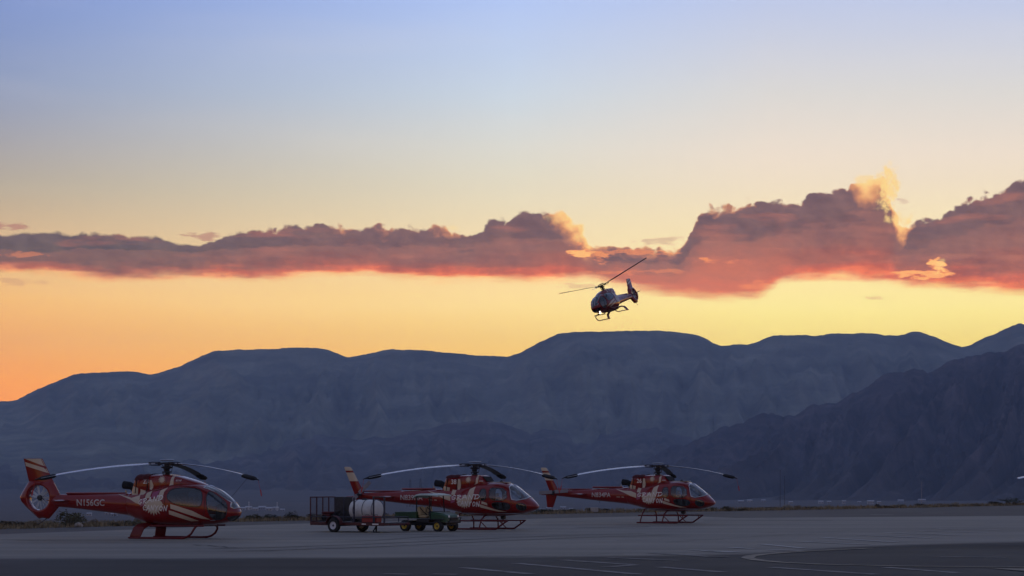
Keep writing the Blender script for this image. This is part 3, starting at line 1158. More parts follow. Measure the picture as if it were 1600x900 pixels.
def wide_heli(loc, rz, label, reg, num, az, parked=True, rot=None, cat='helicopter', group='red tour helicopters'):
    root = thing('helicopter', loc, rz, label, cat, group, rot)
    kind = 'wide'
    body, cowl, boom = build_shell(root, kind, parked)
    D = prep(kind)
    add_cabin(root, kind)
    add_rotor(root, az, parked)
    # paint scheme
    P = lambda *polys: [tri2d([list(p)]) for p in polys]
    put_decal(root, kind, 'cream_swoosh', 'swoosh', P([(-2.30, 1.89), (-1.42, 1.72), (-1.18, 1.78), (-.92, 1.84), (-.90, 1.46), (-1.12, 1.50), (-1.5, 1.66)]), M['cream'], .004, body)
    put_decal(root, kind, 'cream_block', 'rblock', P([(-1.40, 2.22), (-1.10, 2.14), (-1.12, 1.86), (-1.46, 1.84), (-1.50, 2.0)], [(-.98, 2.10), (-.62, 1.99), (-.72, 1.87), (-.99, 1.84)],
                                                       [(-.56, 1.93), (-.31, 2.02), (-.34, 1.72), (-.62, 1.70)]), M['cream'], .004, cowl)
    put_decal(root, kind, 'cream_band', 'band', P([(.13, 2.05), (.44, 2.16), (.33, 1.98), (.31, 1.66), (.04, 1.68)]), M['cream'], .004, body)
    put_decal(root, kind, 'magenta_petals', 'pink', P([(-.24, 1.95), (.10, 2.06), (.02, 1.74), (-.28, 1.74)], [(-.72, 1.72), (-.62, 1.70), (-.60, 1.42), (-.86, 1.36), (-.88, 1.60)]), M['pink'], .006, body)
    put_decal(root, kind, 'sun_splash', 'splash', P(sun_fan(-.14, 1.50, .42, .60)), M['cream'], .008, body)
    put_decal(root, kind, 'cream_stripe', 'st1', P([(.70, 1.47), (.92, 1.42), (1.73, 1.19), (2.42, .84), (2.08, .87), (1.26, 1.12), (.70, 1.29)]), M['cream'], .012, body)
    put_decal(root, kind, 'cream_stripe', 'st2', P([(.62, 1.21), (.86, 1.16), (1.42, .97), (1.92, .78), (1.57, .76), (.62, 1.05)]), M['cream'], .012, body)
    put_decal(root, kind, 'cowling_band', 'cb', P([(.50, 2.64), (.61, 2.64), (.60, 2.28), (.42, 2.24)], [(-.52, 2.47), (-.44, 2.47), (-.34, 2.26), (-.38, 2.06), (-.52, 2.08)]), M['cream'], .005, cowl)
    put_decal(root, kind, 'sun_emblem', 'emb', P(star(.05, 2.49, .09, .185, 13)), M['cream'], .006, cowl)
    put_decal(root, kind, 'lettering', 'brush1', lambda s: brush('GRAND', -.98, 1.44, .34, 1.66, .19, .035, s > 0), M['white'], .014, body)
    put_decal(root, kind, 'lettering', 'brush2', lambda s: brush('CANYON', -.72, 1.22, .56, 1.19, .20, .032, s > 0), M['white'], .014, body)
    put_decal(root, kind, 'lettering', 'num' + num, lambda s: text2d(num, .20, -.72, 2.33, mirror=s > 0), M['white'], .008, cowl)
    put_decal(root, kind, 'lettering', 'type', lambda s: text2d('EC130', .06, .82, 2.43, mirror=s > 0), M['white'], .006, cowl)
    put_decal(root, kind, 'lettering', 'reg' + reg, lambda s: text2d(reg, .27, -3.52, 1.38, mirror=s > 0), M['letter'], .006, boom)
    # exhaust, fairing on the boom
    part('exhaust_pipe', 'wexh', root, M['black'] if parked else M['dark'], exhaust_fn(-1.40, 2.04))
    part('drive_shaft_cover', 'wdsc', boom, M['red'], lambda m: m.rbox((-3.4, 0, 1.905), (2.9, .20, .09), .035))
    part('antenna', 'want', boom, M['cream'], lambda m: m.prism([(-2.0, 1.9), (-1.9, 1.9), (-1.96, 2.06), (-2.0, 2.06)], -.008, .008))
    part('antenna', 'want2', boom, M['dark'], lambda m: m.tube([(-2.5, 0, 1.10), (-2.52, 0, .93)], .012, 5))
    # tail fan ring
    FX, FZ, FR = -6.15, 1.71, .54
    outl = [(-5.19, 1.87), (-5.22, 1.32), (-5.72, .80), (-6.05, .84), (-6.22, .80), (-6.42, .96), (-6.78, 1.24), (-7.10, 1.56), (-7.15, 1.74), (-6.95, 2.08), (-6.70, 2.44), (-5.52, 2.44)]

    def ring(m):
        NN = 72
        vs, fs = [], []
        for i in range(NN):
            t = 2 * math.pi * i / NN
            dx, dz = math.cos(t), math.sin(t)
            best = 9
            for a, b in zip(outl, outl[1:] + outl[:1]):
                ax, az_, bx, bz = a[0] - FX, a[1] - FZ, b[0] - FX, b[1] - FZ
                den = dx * (bz - az_) - dz * (bx - ax)
                if abs(den) < 1e-9:
                    continue
                s_ = (ax * (bz - az_) - az_ * (bx - ax)) / den
                u = (ax * dz - az_ * dx) / den
                if s_ > 0 and -1e-6 <= u <= 1 + 1e-6:
                    best = min(best, s_)
            ro = best
            for r, y in ((FR, -.17), (FR + .035, -.205), (FR + .10, -.20), (ro - .10, -.13), (ro - .02, -.06), (ro, 0), (ro - .02, .06), (ro - .10, .13), (FR + .10, .20), (FR + .035, .205), (FR, .17)):
                r = max(r, FR)
                vs.append((FX + dx * r, y, FZ + dz * r))
        for i in range(NN):
            j = (i + 1) % NN
            for k in range(11):
                l = (k + 1) % 11
                fs.append((i * 11 + k, j * 11 + k, j * 11 + l, i * 11 + l))
        m.add(vs, fs)
    shroud = part('tail_fan_shroud', 'wring', root, M['red'], ring, auto=50)
    hubf = part('tail_fan', 'wfanhub', root, M['dark'], lambda m: (m.lathe([(.05, -.12), (.11, -.10), (.13, .0), (.12, .16), (.05, .18)], 'Y', (FX, 0, FZ), 18)))
    for k in range(10):
        t = 2 * math.pi * k / 10 + .1 * (k % 3)

        def fb_(m):
            ro = Matrix.Rotation(R(32), 3, 'X')
            m.rbox((.32, 0, 0), (.42, .016, .092), .006, ro)
        b = part('fan_blade', 'wfanblade', hubf, M['fan'], fb_)
        b.location = (FX, -.02, FZ)
        b.rotation_euler = (0, t, 0)

    def stat(m):
        for k in range(7):
            t = 2 * math.pi * k / 7 + .25
            m.tube([(FX + .1 * math.cos(t), .12, FZ + .1 * math.sin(t)), (FX + .5 * math.cos(t + .25), .12, FZ + .5 * math.sin(t + .25))], .018, 6)
    part('stator_vanes', 'wstat', shroud, M['fan'], stat)
    # fin above the fan

    def fin(m):
        lv = []
        for i in range(13):
            f = i / 12
            z = 2.36 + (3.40 - 2.36) * f
            xl = -5.47 + (-6.05 + 5.47) * f
            xt = -6.70 + (-6.98 + 6.70) * f
            lv.append((z, xl, xt, .085 * (1 - .45 * f)))
        vs, fs = [], []
        pr = [(0, 0), (.06, .6), (.25, 1), (.6, .7), (1, .08), (1, -.08), (.6, -.7), (.25, -1), (.06, -.6)]
        for z, xl, xt, th in lv:
            for u, w in pr:
                vs.append((xl + (xt - xl) * u, w * th, z - (.0 if z < 3.39 else .03 * u * 0)))
        n = len(pr)
        for i in range(len(lv) - 1):
            for k in range(n):
                l = (k + 1) % n
                fs.append((i * n + k, i * n + l, (i + 1) * n + l, (i + 1) * n + k))
        fs += [tuple(range(n)), tuple((len(lv) - 1) * n + k for k in range(n))]
        m.add(vs, fs)
    fin_o = part('tail_fin', 'wfin', root, M['red'], fin, auto=50)
    if 'wfinbvh' not in CACHE:
        me = CACHE['wfin']
        CACHE['wfinbvh'] = BVHTree.FromPolygons([v.co for v in me.vertices], [tuple(p.vertices) for p in me.polygons])
        for sd in (-1, 1):
            CACHE['wfs1', sd] = decal('cream_stripe', CACHE['wfinbvh'], P([(-6.90, 3.39), (-6.07, 3.39), (-5.88, 3.06), (-6.2, 3.16)])[0], sd, M['cream'], .004)
            CACHE['wfs2', sd] = decal('cream_stripe', CACHE['wfinbvh'], P([(-6.90, 3.25), (-5.84, 2.97), (-5.72, 2.77), (-6.86, 3.08)])[0], sd, M['cream'], .004)
    for k in ('wfs1', 'wfs2'):
        for sd in (-1, 1):
            if CACHE[k, sd]:
                link('cream_stripe', CACHE[k, sd], fin_o)

    def stab(m):
        pr = [(0, 0), (.08, .6), (.3, 1), (1, .1), (1, -.1), (.3, -1), (.08, -.6)]
        vs, fs = [], []
        for y in (-1.36, -1.33, 0, 1.33, 1.36):
            k_ = .6 if abs(y) > 1.35 else 1
            for u, w in pr:
                vs.append((-4.62 - .50 * u, y, 1.60 + w * .035 * k_))
        n = 7
        for i in range(4):
            for k in range(n):
                l = (k + 1) % n
                fs.append((i * n + k, i * n + l, (i + 1) * n + l, (i + 1) * n + k))
        fs += [tuple(range(n)), tuple(4 * n + k for k in range(n))]
        m.add(vs, fs)
    part('horizontal_stabilizer', 'wstab', root, M['red'], stab)
    part('tail_skid', 'wtsk', root, M['dark'], lambda m: m.tube([(-5.45, 0, 1.12), (-5.75, 0, .86), (-6.25, 0, .56)], .018, 6))
    # landing gear
    for sd in (-1, 1):
        def skid(m):
            Y = sd * 1.10
            p = [(-1.25, Y, .055), (-1.15, Y, .045), (1.05, Y, .045), (1.35, Y, .06), (1.55, Y, .12), (1.72, Y, .24), (1.82, Y * .99, .40), (1.86, Y * .90, .52), (1.86, Y * .62, .60), (1.86, Y * .3, .62)]
            m.tube(p, [.03] + [.048] * 9, 8)
        part('landing_skid', 'wskid%d' % sd, root, M['skid'], skid)

        def leg(m):
            vs = []
            for y, z, xa, xb, th in ((sd * .35, .62, -.98, -.45, .05), (sd * .72, .60, -1.0, -.46, .05), (sd * .98, .46, -1.06, -.56, .05), (sd * 1.10, .10, -1.18, -.68, .045)):
                vs += [(xa, y, z - th), (xa, y, z + th * .6), ((xa + xb) / 2, y + sd * .02, z + th * 1.3), (xb, y, z + th * .4), (xb, y, z - th), ((xa + xb) / 2, y - sd * .02, z - th * 1.3)]
            fs = []
            for i in range(3):
                for k in range(6):
                    l = (k + 1) % 6
                    fs.append((i * 6 + k, i * 6 + l, (i + 1) * 6 + l, (i + 1) * 6 + k))
            fs += [tuple(range(6)), tuple(18 + k for k in range(6))]
            m.add(vs, fs)
        part('skid_leg', 'wleg%d' % sd, root, M['skid'], leg)
        part('step_bar', 'wstep%d' % sd, root, M['skid'], lambda m: (m.tube([(-.3, sd * .98, .55), (2.25, sd * .98, .57)], .04, 8), m.tube([(.3, sd * .98, .56), (.3, sd * .6, .60)], .025, 6), m.tube([(1.5, sd * .98, .56), (1.5, sd * .6, .62)], .025, 6)))
    part('belly_fairing', 'wbelly', root, M['skid'], lambda m: m.rbox((.3, 0, .58), (2.6, .7, .14), .06))
    if parked:
        part('tie_rope', 'wrope%s' % num, root, M['rope'], lambda m: m.tube([(4.98 * math.cos(R(az[0])), 4.98 * math.sin(R(az[0])), 2.62), (2.98, .1, 1.76)], .009, 4))
    else:
        part('landing_lamp', 'wlamp', root, M['lamp'], lambda m: m.lathe([(.03, 0), (.07, .02), (.07, .05), (.03, .06)], 'X', (2.45, -.15, .56), 12), 'lit landing lamp under the nose')
    return root


def narrow_heli(loc, rz, label, reg, num, az, parked=True, group='red tour helicopters', socks=(True, True, True)):
    root = thing('helicopter', loc, rz, label, 'helicopter', group)
    kind = 'narrow'
    body, cowl, boom = build_shell(root, kind, parked)
    add_cabin(root, kind)
    add_rotor(root, az, parked, socks)
    P = lambda *polys: [tri2d([list(p)]) for p in polys]
    put_decal(root, kind, 'cream_swoosh', 'swoosh', P([(-2.5, 1.90), (-1.95, 1.80), (-1.42, 1.78), (-1.04, 1.66), (-1.02, 1.40), (-1.40, 1.50), (-1.85, 1.68)], [(-.97, 1.97), (-.72, 1.93), (-.76, 1.70), (-.99, 1.72)]), M['cream'], .004, body)
    put_decal(root, kind, 'cream_block', 'rblock', P([(-1.52, 2.14), (-1.12, 2.06), (-1.16, 1.88), (-1.52, 1.90)]), M['cream'], .004, cowl)
    put_decal(root, kind, 'cream_band', 'band', P([(.10, 1.99), (.38, 2.12), (.36, 1.80), (.30, 1.50), (-.04, 1.52)]), M['cream'], .004, body)
    put_decal(root, kind, 'magenta_petals', 'pink', P([(-.98, 1.66), (-.74, 1.62), (-.74, 1.36), (-1.0, 1.30)], [(-.45, 1.70), (-.25, 1.72), (-.30, 1.55), (-.48, 1.52)]), M['pink'], .012, body)
    put_decal(root, kind, 'sun_splash', 'splash', P(sun_fan(-.18, 1.52, .42, .55)), M['cream'], .008, body)
    put_decal(root, kind, 'cream_stripe', 'st1', P([(.84, 1.41), (1.12, 1.31), (1.14, 1.20), (.80, 1.29)]), M['cream'], .012, body)
    put_decal(root, kind, 'cream_stripe', 'st2', P([(.62, 1.26), (.85, 1.23), (1.46, 1.03), (2.09, .90), (1.7, .90), (.75, 1.10)]), M['cream'], .012, body)
    put_decal(root, kind, 'cowling_band', 'cb', P([(.33, 2.62), (.46, 2.62), (.43, 2.28), (.24, 2.20), (.31, 2.28)], [(-.66, 2.48), (-.55, 2.48), (-.50, 2.20), (-.53, 1.96), (-.68, 1.96), (-.70, 2.1)]), M['cream'], .005, cowl)
    put_decal(root, kind, 'sun_emblem', 'emb', P(star(-.10, 2.45, .09, .18, 13)), M['cream'], .006, cowl)
    put_decal(root, kind, 'lettering', 'brush1', lambda s: brush('GRAND', -.98, 1.47, .74, 1.52, .20, .036, s > 0), M['white'], .016, body)
    put_decal(root, kind, 'lettering', 'brush2', lambda s: brush('CANYON', -.60, 1.20, .72, 1.14, .22, .034, s > 0), M['white'], .016, body)
    put_decal(root, kind, 'lettering', 'num' + num, lambda s: text2d(num, .22, -.90, 2.24, mirror=s > 0), M['white'], .008, cowl)
    put_decal(root, kind, 'lettering', 'type', lambda s: text2d('AS350', .05, .60, 2.36, mirror=s > 0), M['white'], .006, cowl)
    put_decal(root, kind, 'lettering', 'reg' + reg, lambda s: text2d(reg, .25, -3.35, 1.44, mirror=s > 0), M['letter'], .006, boom)
    put_decal(root, kind, 'lettering', 'line', P([(-2.35, 1.47), (-2.12, 1.46), (-2.12, 1.43), (-2.35, 1.44)], [(-2.02, 1.47), (-1.86, 1.46), (-1.86, 1.42), (-2.02, 1.43)]), M['cream'], .006, boom)
    part('intake_grille', 'ngr', cowl, M['black'], lambda m: m.add([(.65, -.44, 2.60), (.65, .44, 2.60), (.855, .40, 2.36), (.855, -.40, 2.36), (.66, -.44, 2.615), (.66, .44, 2.615), (.868, .40, 2.372), (.868, -.40, 2.372)],
                                                                 [(0, 1, 2, 3), (7, 6, 5, 4), (0, 4, 5, 1), (1, 5, 6, 2), (2, 6, 7, 3), (3, 7, 4, 0)]))
    part('exhaust_pipe', 'nexh', root, M['black'], exhaust_fn(-1.50, 2.05))
    part('drive_shaft_cover', 'ndsc', boom, M['red'], lambda m: (m.rbox((-3.1, 0, 1.985), (1.9, .22, .10), .04), m.rbox((-5.15, 0, 1.87), (2.2, .15, .07), .03)))
    part('antenna', 'nant', boom, M['cream'], lambda m: m.prism([(-2.3, 1.98), (-2.2, 1.98), (-2.27, 2.14), (-2.3, 2.14)], -.008, .008))
    part('antenna', 'nant2', boom, M['dark'], lambda m: m.tube([(-3.6, 0, 1.25), (-3.62, 0, 1.10)], .012, 5))
    part('beacon', 'nbeac', body, M['dark'], lambda m: m.lathe([(.09, 0), (.08, .05), (.04, .09), (.01, .10)], 'Z', (1.45, 0, 2.325), 12))
    part('roof_panel', 'nroofp', body, M['cream'], lambda m: m.rbox((1.42, 0, 2.325), (.9, .55, .03), .012))

    def foil(rows, n=9):
        """fin from rows of (z, leading x, trailing x, half thickness)"""
        def fn(m):
            pr = [(0, 0), (.06, .6), (.25, 1), (.6, .7), (1, .1), (1, -.1), (.6, -.7), (.25, -1), (.06, -.6)]
            vs, fs = [], []
            for z, xl, xt, th in rows:
                for u, w in pr:
                    vs.append((xl + (xt - xl) * u, w * th, z))
            for i in range(len(rows) - 1):
                for k in range(9):
                    l = (k + 1) % 9
                    fs.append((i * 9 + k, i * 9 + l, (i + 1) * 9 + l, (i + 1) * 9 + k))
            fs += [tuple(range(9)), tuple((len(rows) - 1) * 9 + k for k in range(9))]
            m.add(vs, fs)
        return fn

    def seg(z):
        f = (z - 1.62) / (3.08 - 1.62)
        return (z, -6.10 - .86 * f, -6.72 - .64 * f, .06 * (1 - .4 * f))
    part('tail_fin', 'nfin1', root, M['red'], foil([seg(z) for z in (1.62, 1.9, 2.2, 2.37)]), auto=50)
    part('fin_tip', 'nfin2', root, M['cream'], foil([seg(2.372), seg(2.6), seg(2.80)]), 'cream upper part of the tail fin', auto=50)
    part('fin_band', 'nfin3', root, M['red'], foil([seg(2.802), seg(2.90)]), auto=50)
    part('fin_tip', 'nfin4', root, M['cream'], foil([seg(2.902), seg(3.0), (3.07, -6.98, -7.34, .03), (3.09, -7.05, -7.30, .015)]), 'cream tip of the tail fin', auto=50)
    part('ventral_fin', 'nfin5', root, M['red'], foil([(1.56, -6.30, -7.02, .05), (1.2, -6.42, -6.98, .045), (.86, -6.54, -6.94, .03), (.83, -6.60, -6.90, .015)]), auto=50)
    part('tail_skid', 'ntsk', root, M['red'], lambda m: m.tube([(-6.4, 0, 1.60), (-7.2, 0, 1.57), (-7.3, 0, 1.55)], [.05, .04, .02], 8))
    part('tail_cone', 'ntc', boom, M['dark'], lambda m: m.tube([(-6.42, 0, 1.63), (-6.62, 0, 1.64), (-6.75, 0, 1.64)], [.13, .11, .06], 12))

    def stab(m):
        pr = [(0, 0), (.08, .6), (.3, 1), (1, .1), (1, -.1), (.3, -1), (.08, -.6)]
        vs, fs = [], []
        for y in (-1.26, -1.24, 0, 1.24, 1.26):
            for u, w in pr:
                vs.append((-4.35 - .48 * u, y, 1.60 + w * .035 * (.5 if abs(y) > 1.25 else 1)))
        for i in range(4):
            for k in range(7):
                l = (k + 1) % 7
                fs.append((i * 7 + k, i * 7 + l, (i + 1) * 7 + l, (i + 1) * 7 + k))
        fs += [tuple(range(7)), tuple(28 + k for k in range(7))]
        m.add(vs, fs)
    part('horizontal_stabilizer', 'nstab', root, M['red'], stab)
    tr = part('tail_rotor', 'ntr', root, M['dark'], lambda m: (m.lathe([(.03, -.16), (.05, -.12), (.05, .05), (.09, .06), (.09, .16), (.05, .20)], 'Y', (0, 0, 0), 12)))
    tr.location = (-6.32, -.36, 1.72)
    ta = {'38': R(-42), '26': R(-4)}.get(num, R(20))
    for k in (0, 1):
        b = part('tail_rotor_blade', 'ntrb', tr, M['trblade'], lambda m: m.rbox((.50, -.06, 0), (.84, .022, .20), .009, None))
        b.rotation_euler = (0, ta + math.pi * k, 0)
    for sd in (-1, 1):
        def skid(m):
            Y = sd * 1.06
            m.tube([(-.80, Y, .05), (-.70, Y, .045), (1.50, Y, .045), (1.66, Y, .06), (2.22, Y, .43)], [.03, .045, .045, .045, .04], 8)
        s = part('landing_skid', 'nskid%d' % sd, root, M['skid'], skid)
        part('step_rail', 'nrail%d' % sd, s, M['skid'], lambda m: (m.tube([(-.72, sd * 1.02, .44), (2.28, sd * 1.02, .45)], .034, 8), m.tube([(2.28, sd * 1.02, .45), (2.20, sd * 1.05, .40)], .03, 6)))
        part('skid_strut', 'nstr%d' % sd, s, M['skid'], lambda m: m.tube([(1.98, sd * 1.04, .44), (2.0, sd * 1.05, .28)], .028, 6))
        part('skid_strut', 'nstb%d' % sd, s, M['skid'], lambda m: m.tube([(.80, sd * 1.04, .44), (1.22, sd * 1.06, .06)], .024, 6))
    for x, tp in ((-.56, .80), (.78, .70)):
        part('cross_tube', 'ncross%.1f' % x, root, M['skid'], lambda m: m.tube([(x - .03, -1.06, .05), (x, -1.02, .25), (x + .03, -.90, .52), (x + .05, -.62, tp - .02), (x + .05, 0, tp + .02), (x + .05, .62, tp - .02), (x + .03, .90, .52), (x, 1.02, .25), (x - .03, 1.06, .05)], .036, 8))
    part('belly_hook', 'nhook', root, M['dark'], lambda m: (m.rbox((1.55, 0, .60), (.22, .2, .16), .03), m.tube([(1.75, -.3, .66), (1.70, -.34, .50)], .03, 6)))
    return root


def P2(px, d):
    return (px - 800) * d / 4000


p1 = P2(261, 108.4)
wide_heli((p1, 108.4, 0), R(-20.5), 'large red and cream helicopter with a fan set in its tail, nearest on the left', 'N156GC', '23', (-20, 101, 221))
p2 = P2(742, 126)
narrow_heli((p2, 126, 0), R(-25.5), 'red and cream helicopter number 38, parked behind the green utility cart', 'N839HA', '38', (-19, 101, 221))
p3 = P2(1028, 142)
narrow_heli((p3, 142, 0), R(-28.5), 'red and cream helicopter number 26, parked alone on bare concrete', 'N834PA', '26', (-15, 106, 226))
wide_heli((P2(960, 250), 250, 18.2), 0, 'dark helicopter flying against the sunset clouds, banked, with its nose lamp lit', 'N154GC', '21', (95, 215, 335), parked=False,
          rot=(R(22), R(8), R(-117)), group='red tour helicopters')
narrow_heli((P2(1806, 98), 98, 0), R(-153), 'helicopter beyond the right edge, only a rotor blade tip reaching into view', 'N831PA', '31', (336, 96, 216), socks=(False, True, True))


# ------------------------------------------------------------------ trailer with water tank
def wheel(parent, key, loc, r, w, rimr, rim_m, name='wheel', spokes=True):
    t = part(name, key + 'tyre', parent, M['rubber'], lambda m: m.lathe([(rimr, -w / 2), (r * .93, -w / 2), (r, -w * .36), (r, w * .36), (r * .93, w / 2), (rimr, w / 2)], 'Y', (0, 0, 0), 28, caps=False))
    part('rim', key + 'rim', t, rim_m, lambda m: m.lathe([(rimr * .2, -w * .30), (rimr * .3, -w * .34), (rimr * .85, -w * .30), (rimr, -w * .46), (rimr * 1.02, -w * .46), (rimr * 1.02, w * .46), (rimr * .85, w * .30), (rimr * .3, w * .34)], 'Y', (0, 0, 0), 24))
    part('hub', key + 'hub', t, M['dark'], lambda m: m.lathe([(rimr * .10, -w * .50), (rimr * .26, -w * .42), (rimr * .26, w * .42), (rimr * .10, w * .50)], 'Y', (0, 0, 0), 12))
    t.location = loc
    return t


TR = thing('utility_trailer', (P2(545, 120.8), 120.8, 0), R(-33), 'dark red flatbed utility trailer with a slatted ramp gate raised at its rear', 'trailer')


def t_frame(m):
    for y in (-.97, .97):
        m.rbox((.62, y, .40), (4.3, .07, .15), .012)
    for x in (-1.5, -.6, .3, 1.2, 2.1, 2.74):
        m.rbox((x, 0, .38), (.07, 1.9, .10), .012)


part('frame', 'tframe', TR, M['trailer'], t_frame)
part('deck', 'tdeck', TR, M['dark'], lambda m: m.rbox((.62, 0, .455), (4.2, 1.86, .04), .01))


def t_rail(m):
    for y in (-.97, .97):
        m.rbox((.62, y, .72), (4.3, .04, .04), .008)
        for x in (-1.48, -.55, 2.2, 2.74):
            m.rbox((x, y, .60), (.04, .04, .24), .008)
    m.rbox((2.74, 0, .72), (.04, 1.9, .04), .008)


part('side_rail', 'trail', TR, M['navy'], t_rail)
gate = part('ramp_gate', 'tgate', TR, M['trailer'], lambda m: (m.rbox((-1.54, 0, 1.64), (.05, 1.96, .05), .01), m.rbox((-1.54, 0, .72), (.035, 1.9, .035), .008), m.rbox((-1.54, 0, .50), (.05, 1.96, .05), .01)))
for i in range(5):
    b = part('gate_bar', 'tgbar', gate, M['trailer'], lambda m: m.rbox((0, 0, 0), (.05, .05, 1.12), .01))
    b.location = (-1.54, -.955 + i * .4775, 1.07)
part('mesh_panel', 'tmesh', gate, M['navy'], lambda m: [m.box((-1.535, -.93 + i * .0465, 1.07), (.006, .006, 1.1)) for i in range(41)])['kind'] = 'stuff'
posts = part('rack_post', 'tpost', TR, M['navy'], lambda m: m.rbox((0, 0, 0), (.07, .07, 1.20), .012))
posts.location = (1.0, -.93, 1.04)
for x in (2.12, 2.74):
    q = part('rack_post', 'tpost', TR, M['navy'], None)
    q.location = (x, -.93, 1.04)
part('rack_bar', 'trbar', TR, M['dark'], lambda m: m.rbox((2.43, -.93, 1.66), (.72, .06, .05), .012))
part('tongue', 'ttong', TR, M['trailer'], lambda m: (m.tube([(2.74, -.6, .38), (3.30, -.06, .40)], .045, 6), m.tube([(2.74, .6, .38), (3.30, .06, .40)], .045, 6), m.rbox((3.38, 0, .42), (.26, .09, .09), .02)))
for sd in (-1, 1):
    wheel(TR, 'trw', (-.02, sd * 1.12, .325), .325, .20, .185, M['rim'])
    fd = part('fender', 'tfend', TR, M['trailer'], lambda m: m.add([(.44 * math.cos(t), y, .42 * math.sin(t)) for y in (-.12, .12) for t in [math.pi * k / 12 for k in range(13)]] +
                                                               [(.42 * math.cos(t), y, .40 * math.sin(t)) for y in (-.12, .12) for t in [math.pi * k / 12 for k in range(13)]],
                                                               [(k, k + 1, k + 14, k + 13) for k in range(12)] + [(k + 27, k + 26, k + 39, k + 40) for k in range(12)] +
                                                               [(k, k + 26, k + 27, k + 1) for k in range(12)] + [(k + 14, k + 40, k + 39, k + 13) for k in range(12)]))
    fd.location = (-.02, sd * 1.12, .36)
part('axle', 'taxle', TR, M['dark'], lambda m: m.tube([(-.02, -1.1, .325), (-.02, 1.1, .325)], .04, 8))
jk = part('jack', 'tjack', TR, M['black'], lambda m: (m.tube([(2.0, -.55, .42), (2.0, -.55, .06)], [.05, .04], 8), m.rbox((2.0, -.55, .03), (.26, .22, .05), .01), m.tube([(2.0, -.55, .30), (1.86, -.60, .06)], .03, 6)))
part('reflector', 'trefl', TR, M['white'], lambda m: (m.rbox((1.62, -1.012, .40), (.24, .012, .05), .003), m.rbox((2.28, -1.012, .40), (.36, .012, .06), .003)))


def t_place(o, x, y, z, rz=0):
    o.matrix_world = Matrix.Translation((P2(545, 120.8), 120.8, 0)) @ Matrix.Rotation(R(-33), 4, 'Z') @ Matrix.Translation((x, y, z)) @ Matrix.Rotation(rz, 4, 'Z')


def t_thing(name, x, y, z, label, cat):
    o = bpy.data.objects.new(name, None)
    COL.objects.link(o)
    tag(o, label, cat)
    t_place(o, x, y, z)
    return o


TK = t_thing('water_tank', .98, .05, .475, 'white plastic cylindrical tank lying strapped on the red trailer', 'tank')
part('tank_body', 'tkb', TK, M['tank'], lambda m: m.lathe([(.05, -.80), (.28, -.78), (.42, -.70), (.475, -.55), (.48, -.2), (.47, -.18), (.48, -.16), (.48, .2), (.47, .22), (.48, .24), (.475, .55), (.42, .70), (.28, .78), (.05, .80)], 'X', (0, 0, .57), 36))
for x in (-.42, .10, .64):
    b = part('strap', 'tkstrap', TK, M['navy'], lambda m: m.tube([(0, .492 * math.cos(t), .57 + .492 * math.sin(t)) for t in [math.pi * (k / 24 * 1.3 - .15) for k in range(25)]], .014, 5))
    b.location = (x, 0, 0)
part('cradle', 'tkcr', TK, M['navy'], lambda m: [m.rbox((x, 0, .09), (.10, .86, .17), .02) for x in (-.5, .0, .5)])
part('filler_cap', 'tkcap', TK, M['black'], lambda m: m.lathe([(.12, 1.04), (.12, 1.09), (.05, 1.11)], 'Z', (-.1, 0, 0), 14))

CB = t_thing('equipment_cabinet', -.52, .30, .475, 'tall black cabinet standing on the trailer behind the white tank', 'cabinet')
part('cabinet_body', 'cbb', CB, M['panel'], lambda m: m.rbox((0, 0, .60), (.52, .72, 1.16), .02))
part('door_panel', 'cbd', CB, M['dark'], lambda m: (m.rbox((0, -.365, .60), (.46, .012, 1.06), .004), m.rbox((.18, -.38, .62), (.03, .03, .14), .008)))
part('corner_post', 'cbp', CB, M['navy'], lambda m: [m.rbox((x, -.35, .60), (.04, .04, 1.18), .008) for x in (-.26, .26)])

PM = t_thing('pump_engine', -1.08, -.2, .475, 'dark red engine driven pump on the rear of the trailer deck', 'pump')
part('engine_block', 'pmb', PM, M['maroon'], lambda m: (m.rbox((0, 0, .20), (.46, .40, .32), .04), m.rbox((.03, 0, .42), (.62, .34, .12), .04)))
part('pump_head', 'pmh', PM, M['dark'], lambda m: (m.lathe([(.06, -.10), (.16, -.08), (.16, .06), (.07, .10)], 'X', (.36, 0, .20), 16), m.tube([(.40, 0, .34), (.42, 0, .48), (.60, .1, .50)], .04, 8)))
part('pull_starter', 'pms', PM, M['black'], lambda m: m.lathe([(.02, -.05), (.13, -.04), (.13, .03), (.03, .05)], 'Y', (-.05, -.23, .20), 14))
part('hose', 'pmhose', PM, M['rubber'], lambda m: m.tube([(.58, .1, .50), (.72, .05, .35), (.66, -.3, .20), (.40, -.45, .08), (.0, -.48, .05), (-.2, -.35, .05)], .03, 8))

BX = t_thing('toolbox', 1.86, -.72, .475, 'red metal box with handles on the near edge of the trailer', 'toolbox')
part('box_body', 'bxb', BX, M['toolbox'], lambda m: m.rbox((0, 0, .13), (.86, .40, .26), .02))
part('box_lid', 'bxl', BX, M['toolbox'], lambda m: m.rbox((0, 0, .285), (.88, .42, .05), .02))
part('handle', 'bxh', BX, M['dark'], lambda m: [m.tube([(x - .1, 0, .30), (x - .09, 0, .36), (x + .09, 0, .36), (x + .1, 0, .30)], .014, 6) for x in (-.25, .25)])

